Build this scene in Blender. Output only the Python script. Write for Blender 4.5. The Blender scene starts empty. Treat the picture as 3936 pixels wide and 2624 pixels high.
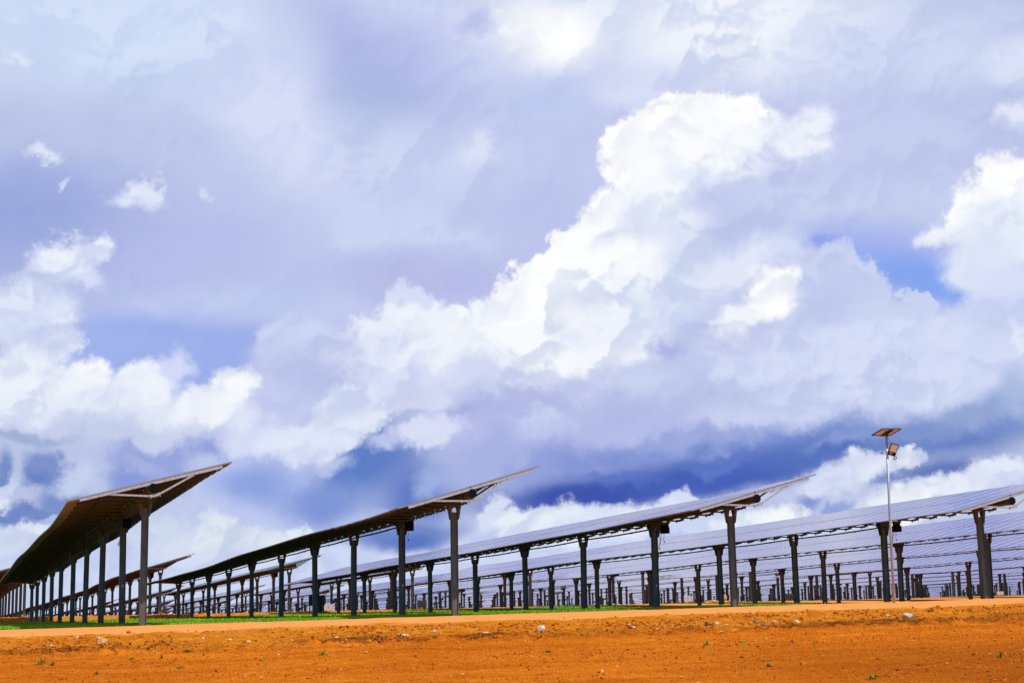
import bpy, bmesh, math, random
import numpy as np
from mathutils import Matrix, Vector, Euler

R = math.radians
rng = random.Random(7)
nrng = np.random.default_rng(11)
scene = bpy.context.scene
col = scene.collection

# ------------------------------------------------------------------ camera
cam_data = bpy.data.cameras.new('camera')
cam_data.sensor_width = 36.0
cam_data.lens = 54.41
cam_data.clip_start = 0.1
cam_data.clip_end = 20000
cam = bpy.data.objects.new('camera', cam_data)
col.objects.link(cam)
cam.matrix_world = Matrix.Rotation(math.pi / 2 + 0.1696, 4, 'X') @ Matrix.Rotation(-0.0192, 4, 'Z')
scene.camera = cam

# ------------------------------------------------------------------ view
scene.view_settings.view_transform = 'Standard'
scene.view_settings.look = 'None'
scene.view_settings.exposure = 0.0
scene.view_settings.gamma = 1.0
scene.render.engine = 'CYCLES'
scene.cycles.max_bounces = 6
scene.cycles.diffuse_bounces = 3

# ------------------------------------------------------------------ sky
SUN_DIR = Vector((0.454, -0.366, 1.0)).normalized()      # towards the sun: behind the camera, to its right
SUN_EL = math.asin(SUN_DIR.z)
SUN_AZ = math.atan2(SUN_DIR.x, SUN_DIR.y)
CLOUDS = [  # azimuth, elevation, half width, half height, turn (degrees), r, g, b, softness, billowy
(0.07,14.28,49.89,27.40,0,0.5395,0.5972,0.855,1,0),
(-14.33,20.88,13.80,3.06,0,0.6584,0.7529,0.9473,1,0),
(0.64,21.84,8.68,1.93,0,0.7011,0.7605,0.9473,1,0),
(-16.61,13.09,7.28,2.42,0,0.4125,0.4678,0.7913,1,0),
(-18.45,13.92,5.31,2.26,0,0.3325,0.402,0.7305,1,0),
(-8.77,17.59,5.07,2.42,-41.1,0.6867,0.7379,0.9387,1,0),
(-2.77,21.10,4.49,1.77,8.9,0.4793,0.5271,0.8388,1,0),
(-5.80,19.84,5.14,2.42,-36.1,0.4452,0.4969,0.7991,1,0),
(-5.64,18.12,2.20,1.77,0,0.4125,0.4793,0.7758,0.9,0),
(-2.49,16.07,6.37,2.10,-11.1,0.6172,0.6795,0.9047,1,0),
(-0.98,16.85,0.84,0.64,0,0.7305,0.7913,0.9387,0.8,1),
(-11.77,12.48,4.95,2.42,0,0.4793,0.5271,0.8228,1,0),
(-9.37,11.26,6.90,0.81,1.9,0.5271,0.5972,0.8714,0.9,0),
(0.80,14.27,3.33,3.22,0,0.5149,0.5647,0.8388,1,0),
(1.07,18.55,2.72,1.45,0,0.5271,0.5972,0.8714,0.9,0),
(6.69,20.98,9.67,2.74,-7.1,0.7913,0.8388,0.9647,0.9,0),
(1.64,21.35,2.25,1.77,0,1,1,1,0.8,0),
(9.01,20.83,5.17,1.93,-9.1,0.8714,0.9047,0.9823,0.9,0),
(5.60,18.86,2.72,0.97,0,0.6867,0.7305,0.9216,0.8,1),
(15.41,19.50,5.13,1.93,0,0.6308,0.7011,0.9131,1,0),
(18.93,18.80,1.53,0.97,0,0.7011,0.7605,0.9301,0.7,1),
(13.62,16.30,8.06,1.93,-5.1,0.5647,0.6172,0.8714,1,0),
(14.74,14.03,8.31,0.97,-5.1,0.5841,0.6514,0.8879,1,0),
(18.93,16.84,1.01,0.64,0,0.7605,0.807,0.9387,0.6,1),
(-5.32,13.69,1.49,1.21,18.9,0.6038,0.6724,0.9047,0.45,1),
(-3.52,13.20,3.31,1.93,-11.1,0.5906,0.6584,0.8963,0.6,1),
(-6.14,12.09,1.15,1.29,0,0.552,0.6105,0.8714,0.6,1),
(-2.71,11.75,3.79,1.29,0,0.4678,0.5029,0.7991,0.9,0),
(-4.51,11.93,2.96,0.97,0,0.4793,0.5149,0.807,0.9,0),
(-12.20,9.48,5.39,1.53,0,0.3419,0.4342,0.8308,0.5,0),
(-14.07,9.84,2.94,0.81,0,0.3613,0.4564,0.8469,0.9,0),
(14.27,11.57,4.28,1.45,-23.1,0.3712,0.4564,0.8632,0.8,0),
(15.00,10.89,2.79,0.97,-21.1,0.2384,0.3864,0.8714,0.8,0),
(11.83,12.75,0.66,0.32,0,0.305,0.3763,0.855,0.8,0),
(10.18,11.66,3.13,1.77,-11.1,0.5972,0.6654,0.8963,0.35,1),
(12.28,12.17,0.91,0.89,0,0.5972,0.6654,0.8963,0.2,1),
(13.00,11.18,1.31,1.21,-41.1,0.5972,0.6654,0.8963,0.2,1),
(11.70,10.31,3.44,1.45,0,0.5776,0.6376,0.8796,0.5,1),
(14.83,10.51,0.52,0.58,0,0.6038,0.6724,0.8963,0.2,1),
(14.63,9.82,2.13,0.73,-21.1,0.5841,0.6514,0.8963,0.3,1),
(17.77,9.30,3.76,1.77,23.9,0.6308,0.6939,0.9216,0.3,1),
(14.09,8.60,6.85,1.77,6.9,0.6038,0.6654,0.8963,0.5,1),
(13.10,7.40,7.80,2.26,3.9,0.6308,0.6939,0.9131,0.7,0),
(7.48,8.44,3.10,1.93,0,0.552,0.5972,0.855,1,0),
(10.79,7.98,3.74,1.77,13.9,0.6724,0.7305,0.9301,0.5,1),
(6.14,7.21,5.20,1.77,3.9,0.5029,0.552,0.8228,0.8,1),
(9.62,6.60,3.73,0.97,3.9,0.6105,0.6724,0.8963,0.8,1),
(16.16,7.55,3.74,1.45,8.9,0.6584,0.7157,0.9216,0.6,1),
(-7.92,9.52,1.55,1.37,-21.1,0.6038,0.6654,0.8963,0.3,1),
(-8.55,7.92,1.95,1.93,0,0.552,0.6038,0.8632,0.6,1),
(-6.79,8.72,2.28,1.29,0,0.5029,0.5457,0.8228,0.8,1),
(-0.49,7.05,4.55,1.77,0,0.4342,0.4735,0.7758,0.9,1),
(2.72,6.02,4.21,1.13,3.9,0.3916,0.4452,0.7605,0.9,1),
(-2.93,6.13,2.59,0.97,0,0.4851,0.5271,0.8228,0.9,1),
(-0.19,0.99,29.01,3.06,0,0.6172,0.6939,0.9047,0.6,0),
(-7.74,4.11,5.17,1.77,0,0.5149,0.5906,0.8714,0.8,0),
(-5.67,5.36,3.08,1.77,13.9,0.147,0.2502,0.5841,0.95,2),
(-5.03,5.67,1.78,1.29,28.9,0.1144,0.2122,0.5711,0.95,2),
(-6.79,3.94,2.10,0.97,0,0.2159,0.314,0.6867,0.95,2),
(-3.60,4.22,1.29,1.45,-31.1,0.1144,0.1981,0.5583,0.95,2),
(-3.93,2.79,2.42,0.56,3.9,0.162,0.2502,0.5776,0.75,2),
(-3.61,2.47,1.13,0.40,0,0.1022,0.1845,0.552,0.95,2),
(-4.05,7.10,2.11,0.32,3.9,0.1248,0.2195,0.552,1,2),
(3.50,5.04,6.80,1.13,4.9,0.2232,0.2874,0.6584,1,1),
(9.89,5.64,7.77,0.89,3.9,0.162,0.2462,0.6172,1,1),
(5.08,4.36,8.40,0.77,4.9,0.0666,0.1221,0.4678,0.85,2),
(2.35,4.03,3.07,0.55,1.9,0.0497,0.0931,0.4233,0.85,2),
(8.27,4.67,4.20,0.68,6.9,0.063,0.1221,0.4793,0.95,2),
(12.21,5.32,4.53,0.58,4.9,0.0976,0.1779,0.5271,0.95,2),
(16.48,5.67,3.08,0.97,6.9,0.1356,0.227,0.552,0.95,2),
(18.02,6.52,1.46,0.97,0,0.1878,0.2874,0.6445,0.95,2),
(16.81,6.20,2.11,0.58,8.9,0.305,0.3916,0.6724,1,1),
(14.68,5.68,2.11,0.32,6.9,0.2159,0.305,0.6172,1,1),
(12.38,5.67,1.94,0.32,4.9,0.2542,0.3419,0.6584,1,1),
(18.06,7.05,0.97,0.97,0,0.4125,0.5029,0.7605,0.9,1),
(7.50,5.09,1.94,0.29,6.9,0.117,0.1946,0.5776,1,1),
(3.81,4.63,1.46,0.26,3.9,0.107,0.1746,0.5647,1,1),
(15.81,4.55,2.59,0.45,2.9,0.1248,0.1981,0.5029,0.95,2),
(13.84,4.32,0.81,0.32,0,0.1878,0.2623,0.6172,0.95,2),
(10.89,3.72,0.81,0.64,58.9,0.2307,0.305,0.6584,0.85,2),
(11.78,3.07,0.65,0.35,18.9,0.305,0.3813,0.7157,0.8,1),
(12.94,4.66,1.13,0.56,0,0.7605,0.8148,0.9387,0.5,1),
(11.37,4.17,1.29,0.64,3.9,0.7305,0.7913,0.9387,0.5,1),
(14.33,5.00,0.65,0.35,8.9,0.807,0.8469,0.9387,0.5,1),
(15.15,3.57,2.58,0.73,6.9,0.8228,0.8714,0.956,0.4,1),
(17.27,4.26,1.94,0.61,8.9,0.7758,0.8228,0.956,0.5,1),
(9.44,2.82,1.21,0.77,0,0.9216,0.9473,0.9734,0.3,1),
(8.19,2.86,0.97,0.58,0,0.7758,0.8388,0.9301,0.5,1),
(14.07,3.15,1.13,0.68,0,0.8879,0.9216,0.9647,0.35,1),
(6.01,3.70,1.13,0.42,3.9,0.6724,0.7454,0.9131,0.5,1),
(1.29,6.78,1.95,0.74,0,0.5395,0.5906,0.8632,0.9,1),
(0.97,7.10,0.81,0.32,0,0.6172,0.6939,0.9301,0.9,1),
(4.02,6.39,2.11,0.58,3.9,0.4678,0.521,0.8148,0.9,1),
(-0.97,7.87,0.98,0.48,0,0.5647,0.6172,0.8796,0.8,1),
(7.05,5.87,3.40,0.48,4.9,0.3419,0.4072,0.7379,1,1),
(0.76,5.02,1.78,0.42,0,0.2874,0.3663,0.7231,1,1),
(-2.95,4.69,1.13,0.64,18.9,0.3515,0.4397,0.7758,0.9,1),
(-4.87,6.07,0.97,0.42,8.9,0.491,0.552,0.8388,0.8,1),
(-4.48,3.36,0.81,0.42,0,0.4342,0.5149,0.8228,0.8,1),
(-8.53,4.91,0.97,0.64,0,0.552,0.6172,0.8714,0.8,1),
(-7.10,5.37,1.13,0.42,0,0.5149,0.5776,0.855,0.8,1),
(9.08,8.61,1.79,0.90,8.9,0.6584,0.7157,0.9216,0.35,1),
(12.41,8.93,2.12,1.00,3.9,0.6654,0.7231,0.9301,0.35,1),
(15.21,9.32,1.80,0.90,10.9,0.6724,0.7305,0.9301,0.35,1),
(3.12,3.14,3.07,0.71,2.9,0.7605,0.8228,0.9473,0.45,1),
(0.56,3.19,1.78,0.64,2.9,0.7913,0.855,0.9387,0.4,1),
(1.83,2.53,3.23,0.64,0,0.7758,0.8308,0.9387,0.6,1),
(-0.72,3.53,0.48,0.81,0,0.6724,0.7305,0.9047,0.5,1),
(5.95,2.12,2.74,0.42,0,0.4342,0.5271,0.8388,0.8,1),
(-0.89,2.42,0.97,0.45,0,0.5149,0.5972,0.8714,0.8,1),
(-16.81,5.14,1.07,0.87,-21.1,0.2159,0.2961,0.6038,0.5,1),
(-17.09,4.68,0.81,0.45,0,0.15,0.2384,0.5647,1,1),
(-17.50,3.53,1.94,0.42,0,0.1683,0.2542,0.5776,0.6,1),
(-16.19,3.99,0.97,0.55,0,0.1946,0.2874,0.5841,0.75,2),
(-18.31,5.13,0.32,0.89,0,0.1946,0.2831,0.5711,0.65,2),
(-18.28,4.14,0.42,0.42,0,0.7305,0.7913,0.9216,0.4,1),
(-15.46,4.61,0.97,0.58,18.9,0.552,0.6308,0.855,0.7,1),
(-18.11,4.44,0.42,0.32,0,0.6172,0.6867,0.8796,0.7,1),
(-16.31,3.30,1.13,0.23,0,0.4342,0.5149,0.7913,0.9,1),
(-17.76,2.55,1.77,0.64,3.9,0.7305,0.7913,0.9047,0.4,1),
(-16.57,1.86,1.93,0.64,0,0.552,0.6308,0.8714,0.6,1),
(-13.20,5.23,1.78,1.45,28.9,0.314,0.3813,0.7305,0.6,1),
(-13.95,4.61,0.97,0.64,0,0.2623,0.3325,0.7011,0.95,2),
(-11.20,6.02,0.81,0.55,0,0.305,0.3712,0.7305,0.6,1),
(-9.00,5.07,2.27,0.97,0,0.4342,0.5149,0.8388,0.7,1),
(-9.31,4.59,1.78,0.81,0,0.2705,0.3712,0.7454,1,2),
(-13.51,5.23,0.81,0.39,0,0.3916,0.4452,0.7605,0.8,1),
(-11.00,2.65,1.00,1.00,0,0.7305,0.7913,0.8879,0.35,1),
(-9.45,2.55,0.81,0.68,0,0.7157,0.7835,0.8963,0.35,1),
(-8.51,2.62,0.97,0.61,0,0.7605,0.8228,0.9047,0.35,1),
(-7.73,2.85,0.65,0.45,0,0.7454,0.807,0.9047,0.4,1),
(-12.54,2.51,0.65,0.64,0,0.6724,0.7379,0.8796,0.5,1),
(-10.22,1.78,3.55,0.64,0,0.6584,0.7231,0.8879,0.7,1),
(-9.33,6.18,1.78,0.64,0,0.6584,0.7157,0.9216,0.5,1),
(-7.43,6.25,2.27,0.81,13.9,0.7454,0.7991,0.9473,0.4,1),
(-6.15,7.04,1.95,0.97,33.9,0.7305,0.7835,0.9387,0.4,1),
(-5.18,7.59,2.28,0.97,23.9,0.7605,0.807,0.9473,0.4,1),
(-3.56,7.90,1.79,0.81,-11.1,0.6724,0.7157,0.9047,0.5,1),
(-3.25,6.53,1.46,0.73,0,0.6867,0.7305,0.9216,0.5,1),
(-5.34,9.28,2.12,0.97,0,0.6724,0.7157,0.9131,0.6,1),
(-1.00,5.62,1.62,0.97,28.9,0.402,0.4564,0.7758,0.7,1),
(-3.87,10.56,1.31,0.97,8.9,0.8714,0.9047,0.9823,0.35,1),
(-5.01,10.08,1.47,0.73,8.9,0.8228,0.8632,0.9734,0.4,1),
(-2.24,10.14,1.47,0.97,-21.1,0.9216,0.9473,0.9911,0.3,1),
(-3.06,9.34,2.61,0.89,0,0.8388,0.8796,0.9734,0.6,1),
(-1.26,9.64,1.96,0.97,0,0.9216,0.9473,0.9911,0.5,1),
(-4.02,11.44,0.66,0.48,0,0.6867,0.7454,0.9387,0.5,1),
(-0.63,8.66,1.96,0.81,0,0.6172,0.6724,0.8879,0.9,1),
(7.20,17.37,2.53,1.26,-9.1,1,1,1,0.14,1),
(5.52,16.82,1.60,1.16,18.9,1,1,1,0.14,1),
(4.67,16.14,1.21,1.06,0,0.9911,0.9911,1,0.22,1),
(8.68,17.28,1.52,1.06,0,1,1,1,0.3,1),
(7.49,16.41,2.77,0.97,0,0.956,0.9734,1,0.5,1),
(10.76,16.60,1.85,0.84,-11.1,0.8879,0.9216,0.9911,0.5,1),
(11.67,17.08,1.01,0.84,8.9,0.8388,0.8796,0.9734,0.6,1),
(8.43,15.57,1.84,0.48,6.9,0.7454,0.7991,0.9387,1,1),
(5.46,15.24,1.75,1.45,13.9,0.956,0.9734,1,0.5,1),
(4.44,14.32,1.83,1.45,18.9,0.9911,1,1,0.25,1),
(3.43,13.56,1.24,1.06,18.9,1,1,1,0.22,1),
(2.42,12.79,1.40,1.00,23.9,1,1,1,0.15,1),
(5.41,13.80,2.16,1.77,0,0.8879,0.9216,0.9911,0.7,1),
(1.24,11.85,1.56,0.97,18.9,1,1,1,0.15,1),
(-0.09,11.07,1.15,0.90,8.9,0.9911,0.9911,1,0.25,1),
(-0.92,10.85,0.53,0.64,0,0.9216,0.9473,1,0.4,1),
(6.33,12.17,2.14,2.42,-11.1,0.6867,0.7529,0.9216,0.9,1),
(3.70,11.78,2.47,1.77,8.9,0.9734,0.9823,1,0.5,1),
(2.03,10.54,2.62,1.13,3.9,0.9911,0.9911,1,0.4,1),
(4.48,10.63,1.97,1.77,0,0.855,0.8963,0.9823,0.6,1),
(1.35,9.43,2.29,1.13,0,0.9387,0.956,0.9911,0.5,1),
(3.14,9.22,1.96,0.97,0,0.9047,0.9301,0.9823,0.6,1),
(3.59,8.09,2.77,0.64,0,0.6172,0.6724,0.8963,0.9,1),
(0.51,8.32,1.47,0.42,0,0.6724,0.7231,0.9131,0.9,1),
(5.74,9.30,0.98,0.48,0,0.4342,0.4793,0.7913,0.9,1),
(8.28,12.08,2.47,0.81,13.9,0.7605,0.807,0.9473,0.6,1),
(9.52,11.06,1.07,1.06,28.9,1,1,1,0.55,1),
(8.52,10.23,1.15,0.55,23.9,0.9047,0.9301,0.9823,0.8,1),
(10.02,11.67,0.66,0.48,0,0.956,0.9647,0.9911,0.4,1),
(8.31,9.20,1.80,0.64,18.9,0.6172,0.6724,0.8963,1,1),
(18.13,14.19,1.33,1.22,18.9,1,1,1,0.25,1),
(17.17,13.51,1.16,1.06,18.9,0.9734,0.9823,1,0.3,1),
(16.05,12.76,1.19,0.55,8.9,0.8388,0.8796,0.9734,0.5,1),
(18.16,12.65,1.82,1.45,0,0.8388,0.8879,0.9734,0.5,1),
(17.18,11.50,1.48,0.97,0,0.7305,0.7913,0.9387,0.6,1),
(18.35,11.10,1.48,0.97,0,0.6724,0.7379,0.9216,0.7,1),
(-16.07,12.96,1.19,0.55,18.9,0.8388,0.8879,0.9823,0.5,1),
(-15.22,13.00,0.74,0.64,0,0.7913,0.855,0.9734,0.6,1),
(-16.43,12.25,1.15,0.58,0,0.7913,0.8469,0.9734,0.6,1),
(-17.75,11.19,1.31,0.87,13.9,0.7758,0.8388,0.9647,0.5,1),
(-18.32,10.56,1.15,0.97,0,0.7305,0.7913,0.9473,0.6,1),
(-16.68,10.62,0.98,0.74,28.9,0.6867,0.7529,0.9387,0.8,1),
(-16.51,9.85,0.82,0.71,18.9,0.8388,0.8796,0.9734,0.5,1),
(-17.23,8.90,1.14,0.81,18.9,0.807,0.8632,0.9734,0.5,1),
(-17.94,8.11,1.79,1.45,0,0.8388,0.8879,0.9734,0.5,1),
(-15.40,8.17,1.01,0.97,-21.1,0.9387,0.956,0.9911,0.4,1),
(-16.29,7.69,1.63,1.06,0,0.855,0.8963,0.9734,0.6,1),
(-13.57,8.12,1.17,0.90,8.9,0.8963,0.9301,0.9823,0.4,1),
(-12.49,8.69,0.82,0.71,0,0.6445,0.7084,0.9387,0.7,1),
(-13.54,7.10,2.60,1.13,0,0.8388,0.8796,0.9734,0.6,1),
(-10.29,8.08,1.07,0.93,0,0.9216,0.9473,0.9911,0.35,1),
(-11.38,7.44,1.17,0.71,8.9,0.9047,0.9301,0.9823,0.45,1),
(-9.97,7.13,1.14,0.64,0,0.7758,0.8228,0.9473,0.8,1),
(-16.57,7.06,3.90,0.81,0,0.7758,0.8308,0.9473,0.8,1),
(-15.05,6.47,4.22,0.58,0,0.5647,0.6308,0.8388,0.9,1),
(-17.59,6.28,2.43,0.32,-3.1,0.3515,0.4342,0.6867,0.8,1),
(2.50,9.81,1.47,0.45,0,0.8228,0.8632,0.9734,1,1),
(-3.23,8.54,2.44,0.55,0,0.6867,0.7305,0.9216,1,1),
(-4.52,9.68,0.98,0.81,0,0.7529,0.7991,0.956,0.9,1),
(-14.62,7.48,1.95,0.48,0,0.7454,0.7991,0.9387,1,1),
(-16.79,9.38,0.82,0.48,0,0.7157,0.7758,0.9387,0.9,1),
(-17.86,9.88,0.98,0.64,0,0.7157,0.7835,0.9473,0.9,1),
(-15.65,11.82,0.82,0.42,0,0.6724,0.7305,0.9216,0.9,1),
(5.03,14.62,1.17,0.81,0,0.8714,0.9047,0.9823,0.9,1),
(7.13,15.64,2.18,0.42,0,0.7913,0.8388,0.9647,1,1),
(17.98,12.13,1.48,0.64,0,0.7454,0.7991,0.9473,1,1),
(5.63,10.91,0.82,1.13,0,0.7605,0.807,0.956,1,1),
(-17.35,16.24,0.60,0.32,0,0.7605,0.8228,0.9647,0.7,1),
(-13.94,14.73,1.00,0.45,-6.1,0.7605,0.8228,0.956,0.9,1),
(-13.64,15.08,0.57,0.39,0,0.8388,0.8879,0.9823,0.6,1),
(-16.44,15.23,0.50,0.18,33.9,0.6724,0.7305,0.9301,0.8,1),
(-18.29,19.60,0.58,0.29,-31.1,0.7605,0.8308,0.9647,0.8,1),
(-18.83,19.33,0.27,0.32,0,0.7305,0.807,0.956,0.8,1),
(-11.54,15.07,0.37,0.19,0,0.6584,0.7157,0.9216,0.9,1),
(18.18,8.81,0.33,0.97,0,0.7454,0.7991,0.9387,0.7,1),
(-1.07,21.25,1.04,0.48,0,0.5149,0.5583,0.855,1,1)]


world = bpy.data.worlds.new('World')
scene.world = world
world.use_nodes = True
PUFF_SCALE = 20.0
PUFF = (-.30, .20, .52, .26)


class Nodes:
    def __init__(self, tree): self.t = tree; self.new = tree.nodes.new; self.link = tree.links.new

    def _set(self, n, vals):
        for i, v in enumerate(vals):
            if v is None: continue
            if isinstance(v, (int, float, tuple)): n.inputs[i].default_value = v
            else: self.link(v, n.inputs[i])

    def math(self, op, *a):
        n = self.new('ShaderNodeMath'); n.operation = op; self._set(n, a)
        return n.outputs[0]

    def vec(self, op, *a):
        n = self.new('ShaderNodeVectorMath'); n.operation = op; self._set(n, a)
        return n.outputs['Value'] if op == 'LENGTH' else n.outputs['Vector']

    def noise(self, v, scale, detail, rough):
        n = self.new('ShaderNodeTexNoise'); n.inputs['Scale'].default_value = scale
        n.inputs['Detail'].default_value = detail; n.inputs['Roughness'].default_value = rough
        self.link(v, n.inputs['Vector'])
        return n

    def mix(self, f, a, b):
        n = self.new('ShaderNodeMix'); n.data_type = 'RGBA'
        for v, i in ((f, 0), (a, 6), (b, 7)):
            if isinstance(v, tuple): n.inputs[i].default_value = (*v, 1)
            else: self.link(v, n.inputs[i])
        return n.outputs[2]


def open_sky(N, d):
    """clear sky and loose cloud cover as a function of direction"""
    nish = N.new('ShaderNodeTexSky'); nish.sky_type = 'NISHITA'; nish.sun_disc = False
    nish.sun_elevation = SUN_EL; nish.sun_rotation = SUN_AZ
    N.link(d, nish.inputs[0])
    cov = N.noise(N.vec('MULTIPLY', d, (1.0, 1.0, 1.8)), 2.6, 5, .6).outputs[0]
    mr = N.new('ShaderNodeMapRange'); mr.interpolation_type = 'SMOOTHSTEP'
    mr.inputs['From Min'].default_value = .46; mr.inputs['From Max'].default_value = .62
    N.link(cov, mr.inputs['Value'])
    return N.mix(mr.outputs[0], nish.outputs[0], (3.4,4.0,6.0))


wt = world.node_tree; wt.nodes.clear()
N = Nodes(wt)
tc = N.new('ShaderNodeTexCoord')
bg = N.new('ShaderNodeBackground'); bg.inputs['Strength'].default_value = 0.1
out = N.new('ShaderNodeOutputWorld')
N.link(open_sky(N, N.vec('NORMALIZE', tc.outputs['Generated'])), bg.inputs['Color'])
N.link(bg.outputs[0], out.inputs['Surface'])

MARGIN = (1.9, 1.25, 1.0)


def clouds_in(x0, x1, y0, y1):
    res = []
    for t_ in CLOUDS:
        a, e, rx, ry, rot, so, kind = t_[0], t_[1], t_[2], t_[3], R(t_[4]), t_[8], t_[9]
        k = 1.06 + .28 * so
        hx = k * math.hypot(rx * math.cos(rot), ry * math.sin(rot)) + MARGIN[kind]
        hy = k * math.hypot(rx * math.sin(rot), ry * math.cos(rot)) + MARGIN[kind]
        if a + hx > x0 and a - hx < x1 and e + hy > y0 and e - hy < y1: res.append(t_)
    return res


def sky_material(blobs):
    m_ = bpy.data.materials.new('cloudy_sky'); m_.use_nodes = True; m_.node_tree.nodes.clear()
    m_.cycles.emission_sampling = 'NONE'
    N = Nodes(m_.node_tree)
    geo = N.new('ShaderNodeNewGeometry')
    d = N.vec('NORMALIZE', geo.outputs['Position'])
    sp = N.new('ShaderNodeSeparateXYZ'); N.link(d, sp.inputs[0])
    az = N.math('MULTIPLY', N.math('ARCTAN2', sp.outputs[0], sp.outputs[1]), 57.29578)
    el = N.math('MULTIPLY', N.math('ARCSINE', sp.outputs[2]), 57.29578)
    ae = N.new('ShaderNodeCombineXYZ'); N.link(az, ae.inputs[0]); N.link(el, ae.inputs[1])
    big = N.vec('SUBTRACT', N.noise(d, 7.0, 3, .5).outputs['Color'], (.5, .5, .5))
    fine = N.vec('SUBTRACT', N.noise(d, 34.0, 10, .64).outputs['Color'], (.5, .5, .5))
    dw = N.vec('MULTIPLY_ADD', fine, (.022, .022, .022), d)

    def puff(v):
        n = N.noise(v, PUFF_SCALE, 4.0, .5); n.noise_type = 'RIDGED_MULTIFRACTAL'; n.normalize = False
        n.inputs['Offset'].default_value = 1.0; n.inputs['Gain'].default_value = 1.2
        return n.outputs['Fac']

    h1 = puff(dw); h2 = puff(N.vec('ADD', dw, (.0022, 0.0, -.0042)))      # towards the dark side of a puff
    rel = N.math('SUBTRACT', h2, h1)                                       # positive on the side that faces the light
    pz = N.new('ShaderNodeCombineXYZ'); N.link(N.math('MULTIPLY', h1, PUFF[3]), pz.inputs[2]); puffz = pz.outputs[0]
    cs = [N.vec('MULTIPLY_ADD', big, (5.0, 3.5, 0.0), ae.outputs[0]),
          N.vec('MULTIPLY_ADD', fine, (2.8, 2.3, .5), N.vec('ADD', ae.outputs[0], puffz)),
          N.vec('MULTIPLY_ADD', fine, (1.1, .8, .0), N.vec('MULTIPLY_ADD', big, (2.0, 1.2, 0.0), ae.outputs[0]))]
    lum0 = None
    cur = open_sky(N, d)
    for ci, (a, e, rx, ry, rot, r, g, b, so, kind) in enumerate(blobs):
        if ci % 8 == 7:      # keeps the node evaluation in painter's order
            cs = [N.vec('MULTIPLY_ADD', cur, (1e-7, 1e-7, 1e-7), v) for v in cs]
        m = N.new('ShaderNodeMapping'); m.vector_type = 'TEXTURE'
        m.inputs['Location'].default_value = (a, e, 0)
        m.inputs['Rotation'].default_value = (0, 0, R(rot))
        m.inputs['Scale'].default_value = (rx, ry, 1)
        N.link(cs[kind], m.inputs['Vector'])
        q = N.new('ShaderNodeMapRange'); q.interpolation_type = 'SMOOTHSTEP'
        q.inputs['From Min'].default_value = 1.06 + .28 * so
        q.inputs['From Max'].default_value = 1.06 - .95 * so
        N.link(N.vec('LENGTH', m.outputs[0]), q.inputs['Value'])
        cur = N.mix(q.outputs[0], cur, (r * 10, g * 10, b * 10))
    # puffs: the side away from the light falls to lilac, strongest on the bright clouds
    sc_ = N.new('ShaderNodeSeparateColor'); N.link(cur, sc_.inputs[0])
    q = N.new('ShaderNodeMapRange'); q.interpolation_type = 'SMOOTHSTEP'
    q.inputs['From Min'].default_value = 4.0; q.inputs['From Max'].default_value = 8.5
    q.inputs['To Min'].default_value = .16; q.inputs['To Max'].default_value = 1.0
    N.link(sc_.outputs[0], q.inputs['Value'])
    sh = N.new('ShaderNodeMapRange'); sh.interpolation_type = 'SMOOTHSTEP'
    sh.inputs['From Min'].default_value = PUFF[0]; sh.inputs['From Max'].default_value = PUFF[1]
    sh.inputs['To Min'].default_value = 1.0; sh.inputs['To Max'].default_value = 0.0
    N.link(rel, sh.inputs['Value'])
    macro = N.new('ShaderNodeMapRange'); macro.inputs['From Min'].default_value = .35; macro.inputs['From Max'].default_value = .62
    macro.inputs['To Min'].default_value = .25; macro.inputs['To Max'].default_value = 1.0
    N.link(N.noise(d, 13.0, 3, .5).outputs[0], macro.inputs['Value'])
    f_ = N.math('MULTIPLY', N.math('MULTIPLY', q.outputs[0], sh.outputs[0]), macro.outputs[0])
    fin = N.mix(N.math('MULTIPLY', f_, PUFF[2]), cur, N.vec('MULTIPLY', cur, (.50, .58, .80)))
    em = N.new('ShaderNodeEmission'); em.inputs['Strength'].default_value = 0.1
    N.link(fin, em.inputs['Color'])
    om = N.new('ShaderNodeOutputMaterial'); N.link(em.outputs[0], om.inputs['Surface'])
    return m_


def build_sky():
    """the part of the sky the valley of clouds fills, 9 km away; each facet evaluates only the clouds that reach it"""
    AZ = [-75, -45, -27] + list(np.arange(-23, 24, 4.0)) + [27, 45, 75]
    EL = [-14, -5, -1.5] + list(np.arange(1.5, 25, 3.5)) + [30, 40]
    me = bpy.data.meshes.new('sky'); RAD = 9000.0
    vs = [(RAD * math.sin(R(a)) * math.cos(R(e)), RAD * math.cos(R(a)) * math.cos(R(e)), RAD * math.sin(R(e))) for e in EL for a in AZ]
    n = len(AZ); fs = []; mats_ = []
    for j in range(len(EL) - 1):
        for i in range(n - 1):
            fs.append((j * n + i, j * n + i + 1, (j + 1) * n + i + 1, (j + 1) * n + i))
            mats_.append(sky_material(clouds_in(AZ[i] - .3, AZ[i + 1] + .3, EL[j] - .3, EL[j + 1] + .3)))
    me.from_pydata(vs, [], fs)
    for m_ in mats_: me.materials.append(m_)
    me.polygons.foreach_set('material_index', list(range(len(fs)))); me.update()
    o = bpy.data.objects.new('sky', me); col.objects.link(o); o['kind'] = 'structure'


build_sky()

# ------------------------------------------------------------------ sun
sun_data = bpy.data.lights.new('sun', 'SUN')
sun_data.energy = 4.4
sun_data.angle = R(0.5)
sun_data.color = (1.0, 0.975, 0.93)
sun = bpy.data.objects.new('sun', sun_data)
col.objects.link(sun)
sun.rotation_euler = SUN_DIR.to_track_quat('Z', 'Y').to_euler()

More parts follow.
